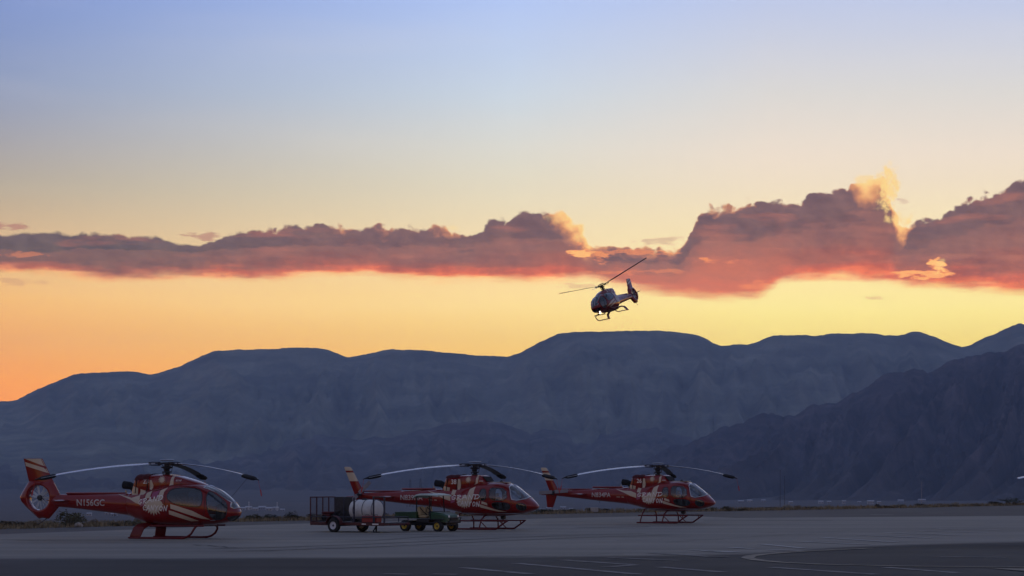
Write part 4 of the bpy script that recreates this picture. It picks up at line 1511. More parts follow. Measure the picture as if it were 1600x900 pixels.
# ------------------------------------------------------------------ green utility cart
CT = thing('utility_cart', (P2(670.5, 122.2), 122.2, 0), R(-35), 'small green utility cart with yellow wheels and a pale roof, in front of helicopter 38', 'utility cart')
part('chassis', 'cch', CT, M['panel'], lambda m: (m.rbox((-.02, 0, .36), (2.7, .80, .14), .03), m.rbox((-.98, 0, .40), (.5, .95, .2), .04), m.rbox((.0, 0, .50), (.75, 1.12, .20), .04)))
bed = part('cargo_bed', 'cbed', CT, M['green'], lambda m: (m.rbox((-.92, 0, .64), (1.22, 1.28, .05), .015), m.rbox((-.92, -.63, .78), (1.26, .04, .28), .012), m.rbox((-.92, .63, .78), (1.26, .04, .28), .012),
                                                          m.rbox((-1.54, 0, .78), (.04, 1.26, .28), .012), m.rbox((-.31, 0, .80), (.04, 1.26, .32), .012), m.rbox((-.92, -.655, .90), (1.30, .05, .05), .015), m.rbox((-.92, .655, .90), (1.30, .05, .05), .015)))
part('tail_lamp', 'ctl', bed, M['toolbox'], lambda m: [m.rbox((-1.57, y, .80), (.02, .08, .06), .006) for y in (-.5, .5)])


def c_hood(m):
    sec = [(.42, .66, .92, .56), (.62, .58, .93, .58), (.95, .50, .90, .58), (1.25, .46, .84, .56), (1.40, .46, .76, .50), (1.45, .50, .66, .44)]
    vs, fs = [], []
    for x, zb, zt, hw in sec:
        vs += [(x, -hw, zb), (x, -hw, zt - .07), (x, -hw + .09, zt), (x, hw - .09, zt), (x, hw, zt - .07), (x, hw, zb)]
    for i in range(len(sec) - 1):
        for k in range(6):
            l = (k + 1) % 6
            fs.append((i * 6 + k, i * 6 + l, (i + 1) * 6 + l, (i + 1) * 6 + k))
    fs += [tuple(range(6)), tuple((len(sec) - 1) * 6 + k for k in range(6))]
    m.add(vs, fs)


hood = part('hood', 'chood', CT, M['green'], c_hood, auto=25)
part('grille', 'cgr', hood, M['panel'], lambda m: m.rbox((1.462, 0, .60), (.03, .62, .14), .01))
for y in (-.36, .36):
    part('headlight', 'chl%.1f' % y, hood, M['white'], lambda m: m.lathe([(.02, 0), (.06, .012), (.06, .03), (.02, .035)], 'X', (1.43, y, .72), 12))
part('dashboard', 'cdash', CT, M['panel'], lambda m: m.rbox((.40, 0, .86), (.14, 1.05, .20), .03))
part('steering_wheel', 'cstw', CT, M['panel'], lambda m: (m.tube([(.20 + .07 * math.cos(t), -.28 + .17 * math.sin(t), 1.06 + .15 * math.cos(t)) for t in [2 * math.pi * k / 20 for k in range(20)]], .014, 5, closed=True), m.tube([(.36, -.28, .90), (.20, -.28, 1.06)], .018, 6)))
part('floor_pan', 'cfp', CT, M['panel'], lambda m: m.rbox((.30, 0, .42), (.62, 1.10, .04), .01))
for y in (-.30, .30):
    s = part('seat', 'cseat', CT, M['tan'], lambda m: (m.rbox((-.02, 0, .70), (.46, .50, .14), .05), m.rbox((-.24, 0, .96), (.13, .50, .46), .05, Matrix.Rotation(R(-10), 3, 'Y'))))
    s.location = (0, y, 0)
    part('seat_belt', 'cbelt', s, M['black'], lambda m: m.tube([(-.17, -.2, 1.15), (-.10, .0, .92), (-.02, .17, .78)], .02, 5))
for x, xt in ((-.34, -.30), (.50, .42)):
    for y in (-.58, .58):
        part('roof_post', 'crp%.2f%.2f' % (x, y), CT, M['black'], lambda m: m.tube([(x, y, .62), (xt, y * .97, 1.72)], .028, 6))


def c_roof(m):
    sec = []
    for i in range(9):
        f = i / 8
        x = -.55 + 1.45 * f
        z = 1.80 - .05 * (2 * f - 1) ** 2 - (.10 * max(0, .16 - f) / .16)
        sec.append((x, z, .66 - .08 * (2 * f - 1) ** 4))
    vs, fs = [], []
    for x, z, hw in sec:
        vs += [(x, -hw, z - .09), (x, -hw, z - .03), (x, -hw + .10, z), (x, hw - .10, z), (x, hw, z - .03), (x, hw, z - .09), (x, 0, z - .045)]
    for i in range(len(sec) - 1):
        for k in range(7):
            l = (k + 1) % 7
            fs.append((i * 7 + k, i * 7 + l, (i + 1) * 7 + l, (i + 1) * 7 + k))
    fs += [tuple(range(7)), tuple(56 + k for k in range(7))]
    m.add(vs, fs)


part('roof', 'croof', CT, M['roofp'], c_roof, auto=50)
for x in (-.97, .97):
    for y in (-.58, .58):
        wheel(CT, 'cw', (x, y, .27), .27, .24, .16, M['yellow'])
part('bumper', 'cbump', CT, M['panel'], lambda m: (m.rbox((1.52, 0, .46), (.08, .9, .12), .03), m.tube([(1.5, -.4, .50), (1.60, -.4, .66), (1.60, .4, .66), (1.5, .4, .50)], .022, 6)))
part('fender', 'cfen', CT, M['panel'], lambda m: [m.rbox((.97, y, .58), (.62, .22, .05), .02) for y in (-.56, .56)])
part('hitch', 'chit', CT, M['dark'], lambda m: m.rbox((-1.5, 0, .38), (.3, .08, .08), .02))


# ------------------------------------------------------------------ ground
def G(px, py):
    d = 4000 * HC / (py - 740)
    return ((px - 800) * d / 4000, d)


VEG = [(-900, 870), (-400, 842), (0, 827), (200, 822), (350, 816), (480, 813.5), (640, 809), (820, 804), (1000, 800.8), (1150, 798.6), (1300, 796), (1450, 793), (1600, 789.5), (1900, 785), (2400, 781)]


def lerp(t, x):
    if x <= t[0][0]:
        return t[0][1]
    for a, b in zip(t, t[1:]):
        if x <= b[0]:
            return a[1] + (b[1] - a[1]) * (x - a[0]) / (b[0] - a[0])
    return t[-1][1]


DROP = [(0, 0), (9, 0), (24, -1), (60, -3.4), (140, -8), (300, -16), (600, -28), (1200, -44), (2200, -56), (3500, -61), (6000, -60), (7000, -53), (8000, -42), (9500, -22), (12000, 8), (14500, 30)]


def ground_z(x, y):
    if y < 20:
        return 0.0
    px = 800 + 4000 * x / y
    d0 = 4000 * HC / (lerp(VEG, px) - 740)
    q = y - d0
    if q <= 0:
        return 0.0
    z = lerp(DROP, q)
    k = min(1, q / 60)
    z += k * (noise.noise((x * .02, y * .02, 1.3)) * .7 + noise.noise((x * .004, y * .003, 5.1)) * 2.4)
    return z


def desert_material():
    m = bpy.data.materials.new('desert_ground')
    m.use_nodes = True
    N = NT(m.node_tree)
    p = m.node_tree.nodes['Principled BSDF']
    tc = N.n('ShaderNodeTexCoord').outputs['Object']
    f = N.noise(tc, .02, 8, .62)
    g = N.noise(tc, .8, 5, .6)
    mp = N.n('ShaderNodeMapping')
    mp.inputs['Scale'].default_value = (.0012, .006, .01)
    N.put(mp.inputs[0], tc)
    st = N.noise(mp.outputs[0], 1.0, 6, .6)
    c = N.mix(N.mr(f, .35, .7), (.066, .054, .046, 1), (.110, .092, .078, 1))
    c = N.mix(N.m('MULTIPLY', N.mr(st, .48, .62, smooth=True), .55), c, (.045, .044, .040, 1))
    c = N.mix(N.m('MULTIPLY', N.mr(g, .5, .75), .5), c, (.06, .056, .038, 1))
    N.put(p.inputs['Base Color'], c)
    p.inputs['Roughness'].default_value = .95
    p.inputs['Specular IOR Level'].default_value = .2
    return m


def build_terrain():
    ys = [-1500, -600, -200, -60, 0] + span(10, 100, 15) + span(110, 330, 5) + span(345, 700, 25) + span(750, 2500, 80) + span(2650, 14500, 250)
    ss = [i / 60 for i in range(-60, 61)]
    vs, fs = [], []
    for y in ys:
        for s in ss:
            x = 1.1 * math.copysign(abs(s) ** 1.9, s) * (min(max(y, 0), 3200) + 1000)
            vs.append((x, y, ground_z(x, y)))
    n = len(ss)
    for i in range(len(ys) - 1):
        for k in range(n - 1):
            fs.append((i * n + k, i * n + k + 1, (i + 1) * n + k + 1, (i + 1) * n + k))
    mb = MB()
    mb.add(vs, fs)
    setting(link('ground', mb.mesh('ground', desert_material(), True, 80)))


build_terrain()


def pave_material(name, ca, cb, joint, streak=.5):
    """paved surface: patchy tone, long wear streaks, slab joints given as colour only where far away"""
    m = bpy.data.materials.new(name)
    m.use_nodes = True
    N = NT(m.node_tree)
    p = m.node_tree.nodes['Principled BSDF']
    tc = N.n('ShaderNodeTexCoord').outputs['Object']
    f = N.noise(tc, .09, 7, .62)
    mp = N.n('ShaderNodeMapping')
    mp.inputs['Scale'].default_value = (.018, .22, 1)
    mp.inputs['Rotation'].default_value = (0, 0, R(-8))
    N.put(mp.inputs[0], tc)
    st = N.noise(mp.outputs[0], 1.0, 6, .6)
    g = N.noise(tc, 6, 5, .65)
    c = N.mix(N.mr(f, .36, .66), ca + (1,), cb + (1,))
    c = N.mix(N.m('MULTIPLY', N.mr(st, .40, .66, smooth=True), streak), c, tuple(v * .66 for v in ca) + (1,))
    c = N.mix(N.m('MULTIPLY', N.mr(g, .4, .7), .30), c, tuple(v * .6 for v in ca) + (1,))
    spots = N.noise(tc, .55, 3, .5)
    c = N.mix(N.m('MULTIPLY', N.mr(spots, .64, .76, smooth=True), .5), c, tuple(v * .45 for v in ca) + (1,))
    N.put(p.inputs['Base Color'], c)
    N.put(p.inputs['Roughness'], N.mr(f, .3, .7, .62, .85))
    p.inputs['Specular IOR Level'].default_value = .12
    b = N.n('ShaderNodeBump')
    b.inputs['Strength'].default_value = .25
    N.put(b.inputs['Height'], N.noise(tc, 14, 5, .7))
    m.node_tree.links.new(b.outputs[0], p.inputs['Normal'])
    return m


def sheet(name, poly, z, material, label=None, kind='structure'):
    v, f = tri2d([list(poly)])
    me = bpy.data.meshes.new(name)
    me.from_pydata([(q[0], q[1], z) for q in v], [], f)
    bm = bmesh.new()
    bm.from_mesh(me)
    bmesh.ops.recalc_face_normals(bm, faces=bm.faces)
    for q in bm.faces:
        if q.normal.z < 0:
            q.normal_flip()
    bm.to_mesh(me)
    bm.free()
    me.materials.append(material)
    o = link(name, me)
    return setting(o, kind)


asph = pave_material('old_asphalt', (.080, .070, .062), (.105, .092, .082), .3, .35)
dasph = pave_material('dark_asphalt', (.028, .025, .023), (.056, .050, .045), .3, .5)
conc = pave_material('apron_concrete', (.21, .19, .16), (.305, .28, .235), .5, .55)
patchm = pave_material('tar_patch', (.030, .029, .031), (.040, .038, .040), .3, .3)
paint = mat('faded_white_line', (.30, .28, .26), .8, col2=(.06, .055, .05), scale=1.6)
paint_c = mat('white_line_on_concrete', (.46, .44, .41), .8, col2=(.27, .25, .215), scale=1.6)
paint2 = mat('worn_cream_line', (.34, .29, .21), .8, col2=(.09, .08, .065), scale=1.3)

EDGE = [G(*p) for p in [(-900, 876), (0, 835), (200, 828), (380, 821), (500, 817.5), (820, 811), (1000, 806.8), (1080, 806.6)]] + [G(*p) for p in [(1150, 809.5), (1350, 808), (1600, 806), (2400, 803)]]
VE = [G(p, lerp(VEG, p) + .4) for p in (-900, -400, 0, 200, 350, 480, 640, 820, 1000, 1150, 1300, 1450, 1600, 1900, 2400)]
sheet('taxiway_shoulder', [(-75, -40)] + VE + [(160, -40)], .004, asph)
sheet('apron', [(-70, -30)] + EDGE + [(150, -30)], .008, conc)
FGP = [(-500, 877), (0, 875), (120, 874.4), (260, 875), (420, 873.6), (560, 873.9), (700, 872.4), (830, 872.6), (960, 870.5), (1080, 869.4), (1170, 867), (1240, 862.4), (1300, 858), (1420, 853), (1600, 848.5), (2300, 840)]
for k, (dy, ca, cb) in enumerate(((-2.6, (.150, .136, .115), (.20, .182, .155)), (-1.5, (.100, .090, .077), (.145, .130, .110)), (-.7, (.062, .056, .049), (.090, .081, .070)))):
    sheet('asphalt_edge', [(-60, -25)] + [G(p, q + dy + .5 * noise.noise((p * .013, k, 2))) for p, q in FGP] + [(140, -25)], .010 + .0006 * k, pave_material('worn_asphalt', ca, cb, .3, .5))
FG = [G(p, q + .5 * noise.noise((p * .017, 9, 2))) for p, q in FGP]
sheet('asphalt_apron', [(-60, -25)] + FG + [(140, -25)], .012, dasph)
sheet('tar_patch', [G(*p) for p in [(1310, 856.6), (1370, 856.2), (1440, 854.8), (1500, 853.6), (1600, 852.8), (1700, 852.5), (1700, 848.2), (1600, 849), (1500, 850.4), (1420, 853.2), (1360, 855.2)]], .016, patchm)


def line(a, b, w, material, name='painted_line', z=.020):
    A, B = Vector(G(*a)), Vector(G(*b))
    d = (B - A).normalized()
    n = Vector((-d.y, d.x)) * w / 2
    return sheet(name, [tuple(A + n), tuple(B + n), tuple(B - n), tuple(A - n)], z, material)


for a, b in [((724, 888), (829, 898)), ((805, 881), (998, 898.5)), ((880, 876), (992, 883.6)), ((947, 887), (992, 883.9)), ((950, 872), (1059, 876.7)), ((1016, 865), (1133, 871.4)),
             ((1080, 860), (1152, 863.5)), ((1030, 887), (1130, 895)), ((1140, 856.2), (1176, 858.2)), ((1200, 859.4), (1252, 861.4)), ((1190, 851), (1256, 857.4)), ((1247, 846.8), (1359, 851.8)),
             ((1287, 840.6), (1400, 848)), ((1344, 836.8), (1456, 841.4)), ((1384, 832.8), (1497, 837)), ((1437, 829.8), (1540, 833)), ((1464, 826.4), (1562, 828.4)), ((1100, 861.4), (1140, 864)),
             ((1100, 870.4), (1134, 871.6)), ((1203, 887.4), (1369, 898.6)), ((1384, 887.6), (1497, 896.2)), ((1469, 870.8), (1572, 872)), ((600, 897.5), (640, 898.5)), ((676, 898), (715, 898.6)), ((1360, 804.5), (1395, 804.8)), ((1440, 802.2), (1475, 802.2))]:
    line(a, b, .38, paint if max(a[1], b[1]) > 866 else paint_c, z=.024)


def stroke(pts, w, material, name, z):
    P = [Vector(G(*p)) for p in pts]
    L, Rr = [], []
    for i, p in enumerate(P):
        d = (P[min(i + 1, len(P) - 1)] - P[max(i - 1, 0)]).normalized()
        n = Vector((-d.y, d.x)) * w / 2
        L.append(tuple(p + n))
        Rr.append(tuple(p - n))
    mb = MB()
    k = len(P)
    mb.add([(q[0], q[1], z) for q in L + Rr], [(i, i + k, i + k + 1, i + 1) for i in range(k - 1)])
    return setting(link(name, mb.mesh(name, material, False)))


stroke([(1680, 888), (1600, 887.4), (1412, 885.8), (1287, 883), (1225, 880), (1194, 877.4), (1177, 875), (1168, 872.6), (1172, 870), (1192, 867.2), (1225, 864.4), (1256, 862.4), (1303, 860), (1360, 857.5)], .42, paint2, 'taxi_line', .028)
sheet('paint_patch', [G(*p) for p in [(1540, 888.6), (1600, 890.2), (1700, 892), (1700, 896), (1600, 894), (1560, 890.6)]], .032, paint2)
# dark strips, broad and hairline, laid across the concrete
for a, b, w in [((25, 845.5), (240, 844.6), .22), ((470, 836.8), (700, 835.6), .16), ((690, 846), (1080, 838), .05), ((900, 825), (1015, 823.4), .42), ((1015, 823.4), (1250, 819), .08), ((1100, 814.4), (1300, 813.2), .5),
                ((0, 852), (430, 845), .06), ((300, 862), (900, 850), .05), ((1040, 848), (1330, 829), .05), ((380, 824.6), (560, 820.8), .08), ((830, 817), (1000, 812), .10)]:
    line(a, b, w, patchm, 'dark_strip', .016)


rnd = random.Random(21)
for _ in range(16):                                        # wandering cracks sealed with tar
    px, py = rnd.uniform(-60, 1500), rnd.uniform(838, 897)
    dx, dy = rnd.uniform(60, 260), rnd.uniform(-5, 5)
    pts = [(px + dx * t / 9, min(899, py + dy * t / 9 + rnd.uniform(-.5, .5))) for t in range(10)]
    stroke(pts, rnd.uniform(.05, .13), patchm, 'sealed_crack', .0225)
for a, b, w in [((330, 858), (1010, 834), .32), ((352, 862), (1050, 836.5), .32), ((520, 846), (720, 838), .26)]:
    pts = [(a[0] + (b[0] - a[0]) * t / 12, a[1] + (b[1] - a[1]) * t / 12 + 1.4 * math.sin(t * .5)) for t in range(13)]
    stroke(pts, w, mat('tyre_mark', (.120, .110, .094), .85, col2=(.20, .182, .152), scale=.8), 'tyre_mark', .0185)


# ------------------------------------------------------------------ mountains
def rock_material(name, ca, cb, sc=1.0, lo=.62, hi=1.26):
    m = bpy.data.materials.new(name)
    m.use_nodes = True
    N = NT(m.node_tree)
    p = m.node_tree.nodes['Principled BSDF']
    tc = N.n('ShaderNodeTexCoord').outputs['Object']
    f = N.noise(tc, .004 * sc, 9, .62)
    mp = N.n('ShaderNodeMapping')
    mp.inputs['Scale'].default_value = (.0022 * sc, .0022 * sc, .018 * sc)
    N.put(mp.inputs[0], tc)
    st = N.noise(mp.outputs[0], 1, 6, .6)
    c = N.mix(N.mr(f, .34, .68), ca + (1,), cb + (1,))
    c = N.mix(N.m('MULTIPLY', N.mr(st, .48, .60, smooth=True), .35), c, tuple(v * .62 for v in ca) + (1,))
    mg = N.n('ShaderNodeMapping')
    mg.inputs['Scale'].default_value = (.011 * sc, .0022 * sc, .0035 * sc)
    N.put(mg.inputs[0], tc)
    gully_shade = N.noise(mg.outputs[0], 1, 8, .68, 1.2)
    c = N.mix(N.mr(gully_shade, .36, .64), N.mix(1.0, c, (lo, lo, lo * 1.05, 1), 'MULTIPLY'), N.mix(1.0, c, (hi, hi, hi * .96, 1), 'MULTIPLY'))  # dark and light gully streaks in the rock colour imitate relief shading
    sp = N.n('ShaderNodeSeparateXYZ')
    N.put(sp.inputs[0], tc)
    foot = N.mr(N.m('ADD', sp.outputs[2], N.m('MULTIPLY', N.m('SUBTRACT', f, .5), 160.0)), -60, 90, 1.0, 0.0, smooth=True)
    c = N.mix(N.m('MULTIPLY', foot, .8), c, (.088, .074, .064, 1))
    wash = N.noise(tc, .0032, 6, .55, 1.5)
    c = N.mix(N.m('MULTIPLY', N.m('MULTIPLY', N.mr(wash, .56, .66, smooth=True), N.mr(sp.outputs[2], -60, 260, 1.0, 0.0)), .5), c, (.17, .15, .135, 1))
    N.put(p.inputs['Base Color'], c)
    p.inputs['Roughness'].default_value = 1.0
    p.inputs['Specular IOR Level'].default_value = .1
    b = N.n('ShaderNodeBump')
    b.inputs['Strength'].default_value = 1.0
    b.inputs['Distance'].default_value = 45
    N.put(b.inputs['Height'], N.noise(tc, .012 * sc, 8, .68))
    m.node_tree.links.new(b.outputs[0], p.inputs['Normal'])
    return m


def ridge(name, pts, dc, df, zf, mtl, step=5, rows=46, pw=1.5, spur=.16, seed=0.0, freq=.011, jag=1.0, skew=0.0):
    p0, p1_ = pts[0][0], pts[-1][0]
    cols = span(p0, p1_, step)
    X = [p[0] for p in pts]
    Y = [p[1] for p in pts]
    vs, fs = [], []
    for r in range(rows + 7):
        back = r - rows
        v = min(r / rows, 1)
        for px in cols:
            py = pchip(X, Y, px) * .45 + lerp(pts, px) * .55 + jag * (noise.noise((px * .035, seed, 0)) * 2.0 + noise.noise((px * .11, seed, 3)) * 1.0 + noise.noise((px * .27, seed, 6)) * .7)
            H = (740 - py) / 4000 * dc + HC
            if back > 0:
                d = dc + back * (dc - df) * .09
                z = H - (H - zf) * min(1, (back / 6)) ** 1.2
            else:
                d = df + (dc - df) * v
                q = px + skew * (1 - v) * 160 + 50 * noise.noise((px * .006, v * 1.5, seed + 9))
                n1 = 1 - abs(noise.noise((q * freq, v * 1.1 + seed, seed))) * 2
                n2 = 1 - abs(noise.noise((q * freq * 2.7, v * 2.6, seed + 2))) * 2
                n3 = noise.noise((q * freq * 6, v * 6, seed + 5)) + .6 * noise.noise((q * freq * 15, v * 14, seed + 8))
                env = min(1, v * 3.5) * min(1, (1 - v) * 3.2 + .02)
                base = v ** pw
                k = base + env * spur * (n1 * .62 + n2 * .32 + n3 * .20 - .25)
                z = zf + (H - zf) * max(0, min(k, .985 if v < .97 else 1))
            vs.append(((px - 800) * d / 4000, d, z))
    n = len(cols)
    for i in range(rows + 6):
        for k in range(n - 1):
            fs.append((i * n + k, i * n + k + 1, (i + 1) * n + k + 1, (i + 1) * n + k))
    mb = MB()
    mb.add(vs, fs)
    return setting(link(name, mb.mesh(name, mtl, True, 70)))


BACK = [(-320, 655), (-150, 640), (0, 628), (25, 625), (60, 608), (125, 583), (165, 582), (205, 579), (237, 585), (290, 568), (340, 547), (400, 545), (470, 543), (510, 546), (545, 558), (600, 548),
        (640, 546), (680, 549), (750, 555), (795, 557), (850, 531), (880, 520), (930, 519), (1000, 517), (1070, 519), (1100, 529), (1125, 540), (1165, 539), (1220, 523), (1260, 524), (1340, 520), (1400, 524),
        (1432, 518), (1460, 526), (1503, 543), (1540, 527), (1592, 506), (1640, 520), (1750, 500), (1950, 520)]
MID = [(-300, 690), (-100, 705), (60, 716), (200, 712), (330, 712), (400, 700), (440, 690), (500, 680), (560, 686), (600, 684), (660, 671), (735, 657), (780, 659), (830, 676), (870, 670), (905, 683), (970, 673), (1030, 669), (1080, 686), (1150, 690), (1300, 700)]
LOWR = [(-300, 672), (-100, 676), (60, 668), (150, 655), (260, 676), (360, 690), (440, 668), (500, 662), (560, 676), (640, 690), (720, 705), (900, 720)]
RIGHT = [(960, 738), (1040, 702), (1085, 686), (1150, 661), (1195, 648), (1225, 653), (1245, 646), (1270, 633), (1310, 628), (1350, 606), (1390, 586), (1425, 578), (1450, 583), (1480, 567), (1530, 554), (1600, 541), (1700, 520), (1850, 500), (2100, 520)]
rk1 = rock_material('far_range_rock', (.150, .158, .126), (.310, .305, .238), .7, .78, 1.13)
rk2 = rock_material('dark_range_rock', (.045, .039, .048), (.140, .112, .120), 1.0, .50, 1.40)
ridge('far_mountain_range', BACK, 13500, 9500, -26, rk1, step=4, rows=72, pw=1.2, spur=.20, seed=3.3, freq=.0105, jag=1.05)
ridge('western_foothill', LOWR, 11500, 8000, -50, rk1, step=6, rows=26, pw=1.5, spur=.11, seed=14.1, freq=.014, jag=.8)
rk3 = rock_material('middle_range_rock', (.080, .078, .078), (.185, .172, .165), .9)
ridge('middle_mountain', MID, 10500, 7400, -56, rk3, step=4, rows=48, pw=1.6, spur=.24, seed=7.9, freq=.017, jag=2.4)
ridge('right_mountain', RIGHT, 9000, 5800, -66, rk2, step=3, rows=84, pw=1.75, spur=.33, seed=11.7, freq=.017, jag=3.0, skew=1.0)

# ------------------------------------------------------------------ desert scrub along the edge of the apron
leafm = {'olive': mat('olive_scrub', (.115, .110, .055), .9, var=.35, scale=2), 'tan': mat('dry_tan_scrub', (.30, .235, .135), .9, var=.3, scale=2), 'dark': mat('dark_green_scrub', (.050, .062, .030), .9, var=.35, scale=2),
         'twig': mat('grey_twigs', (.10, .085, .065), .9)}


def bush_mesh(kind, seed, n=330, blobs=6):
    rnd = random.Random(seed)
    cs = [(rnd.uniform(-.38, .38), rnd.uniform(-.38, .38), rnd.uniform(.28, .62), rnd.uniform(.20, .36)) for _ in range(blobs)]
    vs, fs = [], []
    for _ in range(n):
        c = rnd.choice(cs)
        t, u = rnd.uniform(0, 6.283), rnd.uniform(-.6, 1)
        rr = c[3] * rnd.uniform(.55, 1.12)
        s = math.sqrt(max(0, 1 - u * u))
        p = Vector((c[0] + rr * s * math.cos(t), c[1] + rr * s * math.sin(t), max(.03, c[2] + rr * u)))
        d = Vector((rnd.gauss(0, 1), rnd.gauss(0, 1), rnd.gauss(.4, 1))).normalized()
        e = d.orthogonal().normalized() * rnd.uniform(.035, .075)
        d *= rnd.uniform(.06, .13)
        o = len(vs)
        vs += [p - e, p + d * .5 - e * .4, p + d, p + d * .5 + e]
        fs.append((o, o + 1, o + 2, o + 3))
    me = bpy.data.meshes.new('foliage')
    me.from_pydata([tuple(v) for v in vs], [], fs)
    me.materials.append(leafm[kind])
    return me


def twig_mesh(seed):
    rnd = random.Random(seed)
    mb = MB()
    for _ in range(9):
        t = rnd.uniform(0, 6.28)
        mb.tube([(0, 0, 0), (.14 * math.cos(t), .14 * math.sin(t), .25), (.34 * math.cos(t + .3), .34 * math.sin(t + .3), .55)], [.022, .016, .006], 4)
    return mb.mesh('stem', leafm['twig'], False)


BUSH = {k: [bush_mesh(k, i * 7 + len(k), 330, 5 + i) for i in range(3)] for k in ('olive', 'tan', 'dark')}
TWIG = [twig_mesh(i) for i in range(2)]
KL = {'olive': 'low olive shrub', 'tan': 'dry tan brush clump', 'dark': 'dark green shrub'}
ORD = ['first', 'second', 'third', 'fourth', 'fifth', 'sixth', 'seventh', 'eighth', 'ninth', 'tenth', 'eleventh', 'twelfth', 'thirteenth', 'fourteenth', 'fifteenth', 'sixteenth']
ZONE = [(130, 'left of the paired bushes'), (300, 'behind the nearest helicopter'), (485, 'between nearest helicopter and trailer'), (720, 'behind the trailer and cart'), (840, 'right of the cart'), (1120, 'behind the lone right helicopter'),
        (1280, 'right of that helicopter nose'), (1440, 'left of the thin pale pole'), (9999, 'right of the thin pale pole')]
SEEN = {}


def zone_label(what, px, zones=ZONE, tail=''):
    z = next(n for lim, n in zones if px < lim)
    k = (what, z)
    SEEN[k] = SEEN.get(k, 0) + 1
    return '%s, %s from left of those %s' % (what, ORD[SEEN[k] - 1], z)


def shrub(px, q, w, h, kind, label=None, group=None, idx=None):
    py = lerp(VEG, px)
    d = 4000 * HC / (py - 740) + q
    x = (px - 800) * d / 4000
    t = thing('shrub', (x, d, ground_z(x, d) - .02), random.uniform(0, 6.28), label or zone_label(KL[kind], px), 'shrub', group or ('shrubs along the apron edge, ' + kind))
    if label:
        del t['group']
    i = random.randrange(3) if idx is None else idx
    f = link('foliage', BUSH[kind][i], t)
    f.scale = (w, w, h)
    s = link('stem', TWIG[i % 2], t)
    s.scale = (w, w, h)
    return t


shrub(109, 1.5, 1.25, .95, 'olive', 'tall dark olive bush left of a pair, below the nearest helicopter tail boom', idx=0)
shrub(122, 2.0, 1.15, .92, 'olive', 'tall dark olive bush right of a pair, beside a pale rock', idx=1)
shrub(453, 2.2, .95, .62, 'dark', 'round dark green bush standing alone left of the trailer gate', idx=2)
shrub(1583, 3.0, 2.6, .8, 'dark', 'broad dark green bush at the right edge of the view', idx=1)
rnd = random.Random(5)
for i in range(96):
    px = 4 + 1592 * (i + rnd.uniform(-.4, .4)) / 96
    kind = rnd.choices(('tan', 'olive', 'dark'), (5, 4, 1.2))[0]
    far = lerp([(0, 1.0), (500, .85), (1000, .9), (1600, 1.1)], px)
    shrub(px, rnd.uniform(.8, 6.5), far * rnd.uniform(.55, 1.35), rnd.uniform(.22, .52) * (1.0 if px < 700 else .9), kind)


def grass_strip():
    rnd = random.Random(3)
    vs, fs = [], []
    for _ in range(9000):
        px = rnd.uniform(-60, 1680)
        d = 4000 * HC / (lerp(VEG, px) - 740) + abs(rnd.gauss(0, 4.5)) + .2
        x = (px - 800) * d / 4000
        z = ground_z(x, d)
        t = rnd.uniform(0, 6.28)
        h = rnd.uniform(.08, .30)
        w = rnd.uniform(.03, .09)
        a = Vector((math.cos(t) * w, math.sin(t) * w, 0))
        l = Vector((rnd.gauss(0, .06), rnd.gauss(0, .06), h))
        p = Vector((x, d, z - .02))
        o = len(vs)
        vs += [tuple(p - a), tuple(p + a), tuple(p + l)]
        fs.append((o, o + 1, o + 2))
    me = bpy.data.meshes.new('dry_grass')
    me.from_pydata(vs, [], fs)
    me.materials.append(leafm['tan'])
    setting(link('dry_grass', me), 'stuff')


grass_strip()


def rock(px, q, s, label):
    d = 4000 * HC / (lerp(VEG, px) - 740) + q
    x = (px - 800) * d / 4000
    bm = bmesh.new()
    bmesh.ops.create_icosphere(bm, subdivisions=3, radius=1)
    for v in bm.verts:
        v.co *= 1 + .25 * noise.noise(v.co * 1.3 + Vector((px, 0, 0)))
        v.co = Vector((v.co.x * s, v.co.y * s * .8, v.co.z * s * .7))
    me = bpy.data.meshes.new('rock')
    bm.to_mesh(me)
    bm.free()
    me.materials.append(mat('pale_rock', (.42, .38, .33), .9, var=.25, scale=6, bump=.4))
    o = link('rock', me)
    o.location = (x, d, ground_z(x, d) + s * .45)
    tag(o, label, 'rock')


rock(123, .6, .22, 'pale rounded rock lying at the foot of the paired bushes')

# ------------------------------------------------------------------ far town, masts, pylons, marker boards
bw = [mat('pale_wall', (.38, .36, .34), .8, var=.1, scale=.3), mat('grey_wall', (.30, .30, .31), .8, var=.1, scale=.3), mat('blue_grey_wall', (.30, .34, .40), .7, var=.1, scale=.3)]
rfm = [mat('white_metal_roof', (.42, .42, .44), .5, var=.08, scale=.3), mat('grey_metal_roof', (.34, .34, .36), .5, var=.1, scale=.3)]
winm = mat('dark_window', (.03, .035, .045), .2)


